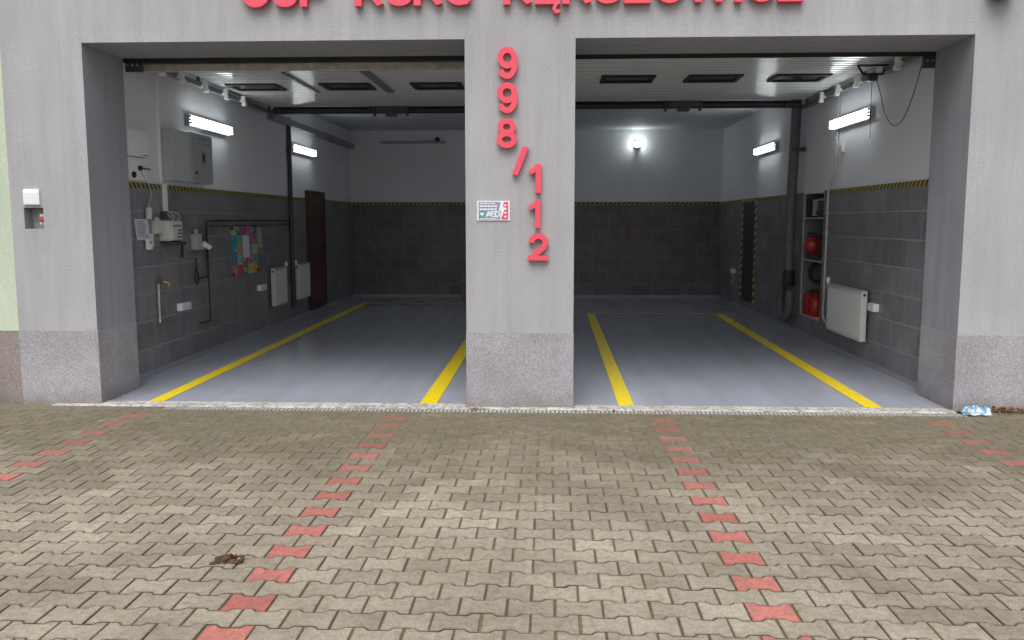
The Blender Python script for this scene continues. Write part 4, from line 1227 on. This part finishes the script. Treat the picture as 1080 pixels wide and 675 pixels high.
# red marks and box at the back wall
for (x, z, r_, lab) in ((1.64, 1.35, .2, 'slim red tag on the back wall below the bright lamp'), (3.32, .93, .35, 'short red tag on the back wall near its right corner')):
    bm = NB()
    h = .10 if z > 1 else .08
    box(bm, x-.022, x+.022, YB-TT-.012, YB-TT, z-h, z+h, bev=.004, rot=('Y', r_))
    tag(obj('red_tag', bm, plain('faded_red', (.30, .035, .03), .5), origin=(x, YB, z-h)), lab, 'tag')
t = thing('cardboard_box', 'brown cardboard box on the floor behind the central pillar', 'box', (-1.62, 10.2, .004))
bm = NB(); box(bm, -1.765, -1.42, 10.0, 10.4, .006, .30, bev=.006); obj('body', bm, M['card'], t)
bm = NB(); box(bm, -1.765, -1.645, 9.995, 10.405, .301, .306, rot=('Y', -.08)); box(bm, -1.635, -1.42, 9.995, 10.405, .301, .306, rot=('Y', .06)); obj('flap', bm, M['card'], t)

# ================================================================== LITTER
def film(cx, cy, sx, sy, amp, seed, z0):
    bm = NB()
    n = 26; mm_ = 14
    g_ = []
    for j in range(mm_+1):
        row = []
        for i in range(n+1):
            u, v = i/n-.5, j/mm_-.5
            h = (noise.noise((u*6, v*5, seed))+.3*noise.noise((u*13, v*9, seed+3)))*amp
            edge = max(0, 1-4*max(abs(u), abs(v))**2)
            z = z0+max(.001, (.55*amp+h)*min(1, .04+1.8*edge))
            row.append(bm.verts.new((cx+u*sx+noise.noise((u*5, v*5, seed+7))*.25*sx, cy+v*sy+noise.noise((u*6, v*5, seed+11))*.35*sy, z)))
        g_.append(row)
    for j in range(mm_):
        for i in range(n):
            f = bm.faces.new([g_[j][i], g_[j][i+1], g_[j+1][i+1], g_[j+1][i]])
            f.material_index = 1 if noise.noise((i*.22, j*.30, seed+20)) > .02 else 0
    return bm
bm = film(3.56, -.10, .22, .10, .075, 5.7, .002)
tag(obj('plastic_wrapper', bm, [M['bag_blue'], M['bag_white']], origin=(3.56, -.1, 0), normals=False, smooth=True, angle=25), 'crumpled blue and white plastic wrapper at the right pillar foot', 'wrapper')
def leaf(bm, x, y, z, s, mi, r2):
    yaw = r2.uniform(0, 6.28); p = r2.uniform(-.6, .6); q = r2.uniform(-.6, .6)
    m = Matrix.Rotation(yaw, 3, 'Z') @ Matrix.Rotation(p, 3, 'X') @ Matrix.Rotation(q, 3, 'Y')
    L = [(-1, 0, 0), (-.45, .36, .12), (.2, .42, .10), (1, 0, .22), (.2, -.42, .14), (-.45, -.36, .08)]
    vs = [bm.verts.new(Vector((x, y, z))+m @ Vector((a*s, b*s, c*s))) for a, b, c in L]
    mid = [vs[0], vs[3]]
    f = bm.faces.new([vs[0], vs[1], vs[2], vs[3]]); f.material_index = mi
    f = bm.faces.new([vs[0], vs[3], vs[4], vs[5]]); f.material_index = mi
r4 = random.Random(5)
bm = NB()
for i in range(240):
    x = 3.70+abs(r4.gauss(0, .22)); y = -.035-abs(r4.gauss(0, .035))
    leaf(bm, x, y, .016+r4.random()*.045*max(0, 1-(x-3.7)/.6), r4.uniform(.008, .022), 0 if r4.random() < .75 else 1, r4)
for i in range(130):
    leaf(bm, 4.2+r4.random()*4.0, -.03-abs(r4.gauss(0, .03)), .016+r4.random()*.01, r4.uniform(.008, .02), 0 if r4.random() < .5 else 1, r4)
for i in range(46):
    leaf(bm, r4.uniform(-3.6, 3.5), -.15+r4.gauss(0, .045), .010, r4.uniform(.006, .016), 0 if r4.random() < .6 else 1, r4)
for (x, y) in ((-.60, -.10), (-1.30, -.12), (-.57, -.11), (-.63, -.13), (.55, -.16)):
    for k_ in range(4): leaf(bm, x+r4.gauss(0, .025), y+r4.gauss(0, .012), .014, r4.uniform(.010, .022), 0, r4)
for i in range(150):
    leaf(bm, r4.uniform(-5, 5), r4.uniform(-3.6, -.3), .004, r4.uniform(.003, .009), 1 if r4.random() < .7 else 0, r4)
tag(obj('fallen_leaves', bm, [M['leaf'], M['leaf2']], normals=False), kind='stuff')
# brown leaf clump on the paving
bm = film(-1.505, -3.40, .135, .085, .020, 8.3, .004)
for f in bm.faces: f.material_index = 0
r5 = random.Random(3)
for i in range(26):
    leaf(bm, -1.505+r5.gauss(0, .035), -3.385+r5.gauss(0, .022), .014+.012*r5.random(), r5.uniform(.006, .014), 0 if r5.random() < .7 else 1, r5)
tag(obj('dead_leaf', bm, [M['clump'], M['leaf2']], origin=(-1.505, -3.40, 0), normals=False), 'withered brown leaf clump lying alone on the grey pavers', 'leaf')

# ================================================================== CAMERA, LIGHT, WORLD
f_px, yaw, pitch, roll, D = 904.4766, .0428, .1155, -.0004, 7.2382
cy, sy = math.cos(yaw), math.sin(yaw); cp, sp = math.cos(pitch), math.sin(pitch)
fw = Vector((-sy*cp, cy*cp, -sp)); rt = Vector((cy, sy, 0)); up = rt.cross(fw)
rt2 = rt*math.cos(roll)+up*math.sin(roll); up2 = up*math.cos(roll)-rt*math.sin(roll)
cam = bpy.data.cameras.new('camera'); co = bpy.data.objects.new('camera', cam); COL.objects.link(co)
mt = Matrix((rt2, up2, -fw)).transposed().to_4x4(); mt.translation = (0, -D, 1.6)
co.matrix_world = mt
cam.sensor_width = 36; cam.lens = f_px/1080*36; cam.clip_end = 2000; cam.clip_start = .05
scene.camera = co

EL, AZ = 58, 188                                        # sun height and compass bearing it comes from (deg, from +y clockwise)
w = bpy.data.worlds.new('World'); scene.world = w; w.use_nodes = True
nt = w.node_tree; bg = nt.nodes['Background']
sky = nt.nodes.new('ShaderNodeTexSky'); sky.sky_type = 'NISHITA'; sky.sun_disc = False
sky.sun_elevation = R(EL); sky.sun_rotation = R(AZ); sky.dust_density = 4.0; sky.air_density = 1.0; sky.ozone_density = 1.0
hs = nt.nodes.new('ShaderNodeHueSaturation'); hs.inputs['Saturation'].default_value = .60
nt.links.new(sky.outputs[0], hs.inputs['Color']); nt.links.new(hs.outputs[0], bg.inputs[0])
bg.inputs[1].default_value = .19
sun = bpy.data.lights.new('sun', 'SUN'); so = bpy.data.objects.new('sun', sun); COL.objects.link(so)
sun.energy = 1.75; sun.angle = R(45); sun.color = (1.0, .995, .985)
az = R(AZ); el = R(EL)
sd = Vector((math.sin(az)*math.cos(el), math.cos(az)*math.cos(el), math.sin(el)))
so.rotation_euler = (-sd).to_track_quat('-Z', 'Y').to_euler()
so.location = (0, -20, 20)
scene.view_settings.view_transform = 'Standard'; scene.view_settings.look = 'None'; scene.view_settings.exposure = 0
scene.render.engine = 'CYCLES'
scene.cycles.max_bounces = 10; scene.cycles.diffuse_bounces = 6
scene.cycles.use_denoising = True
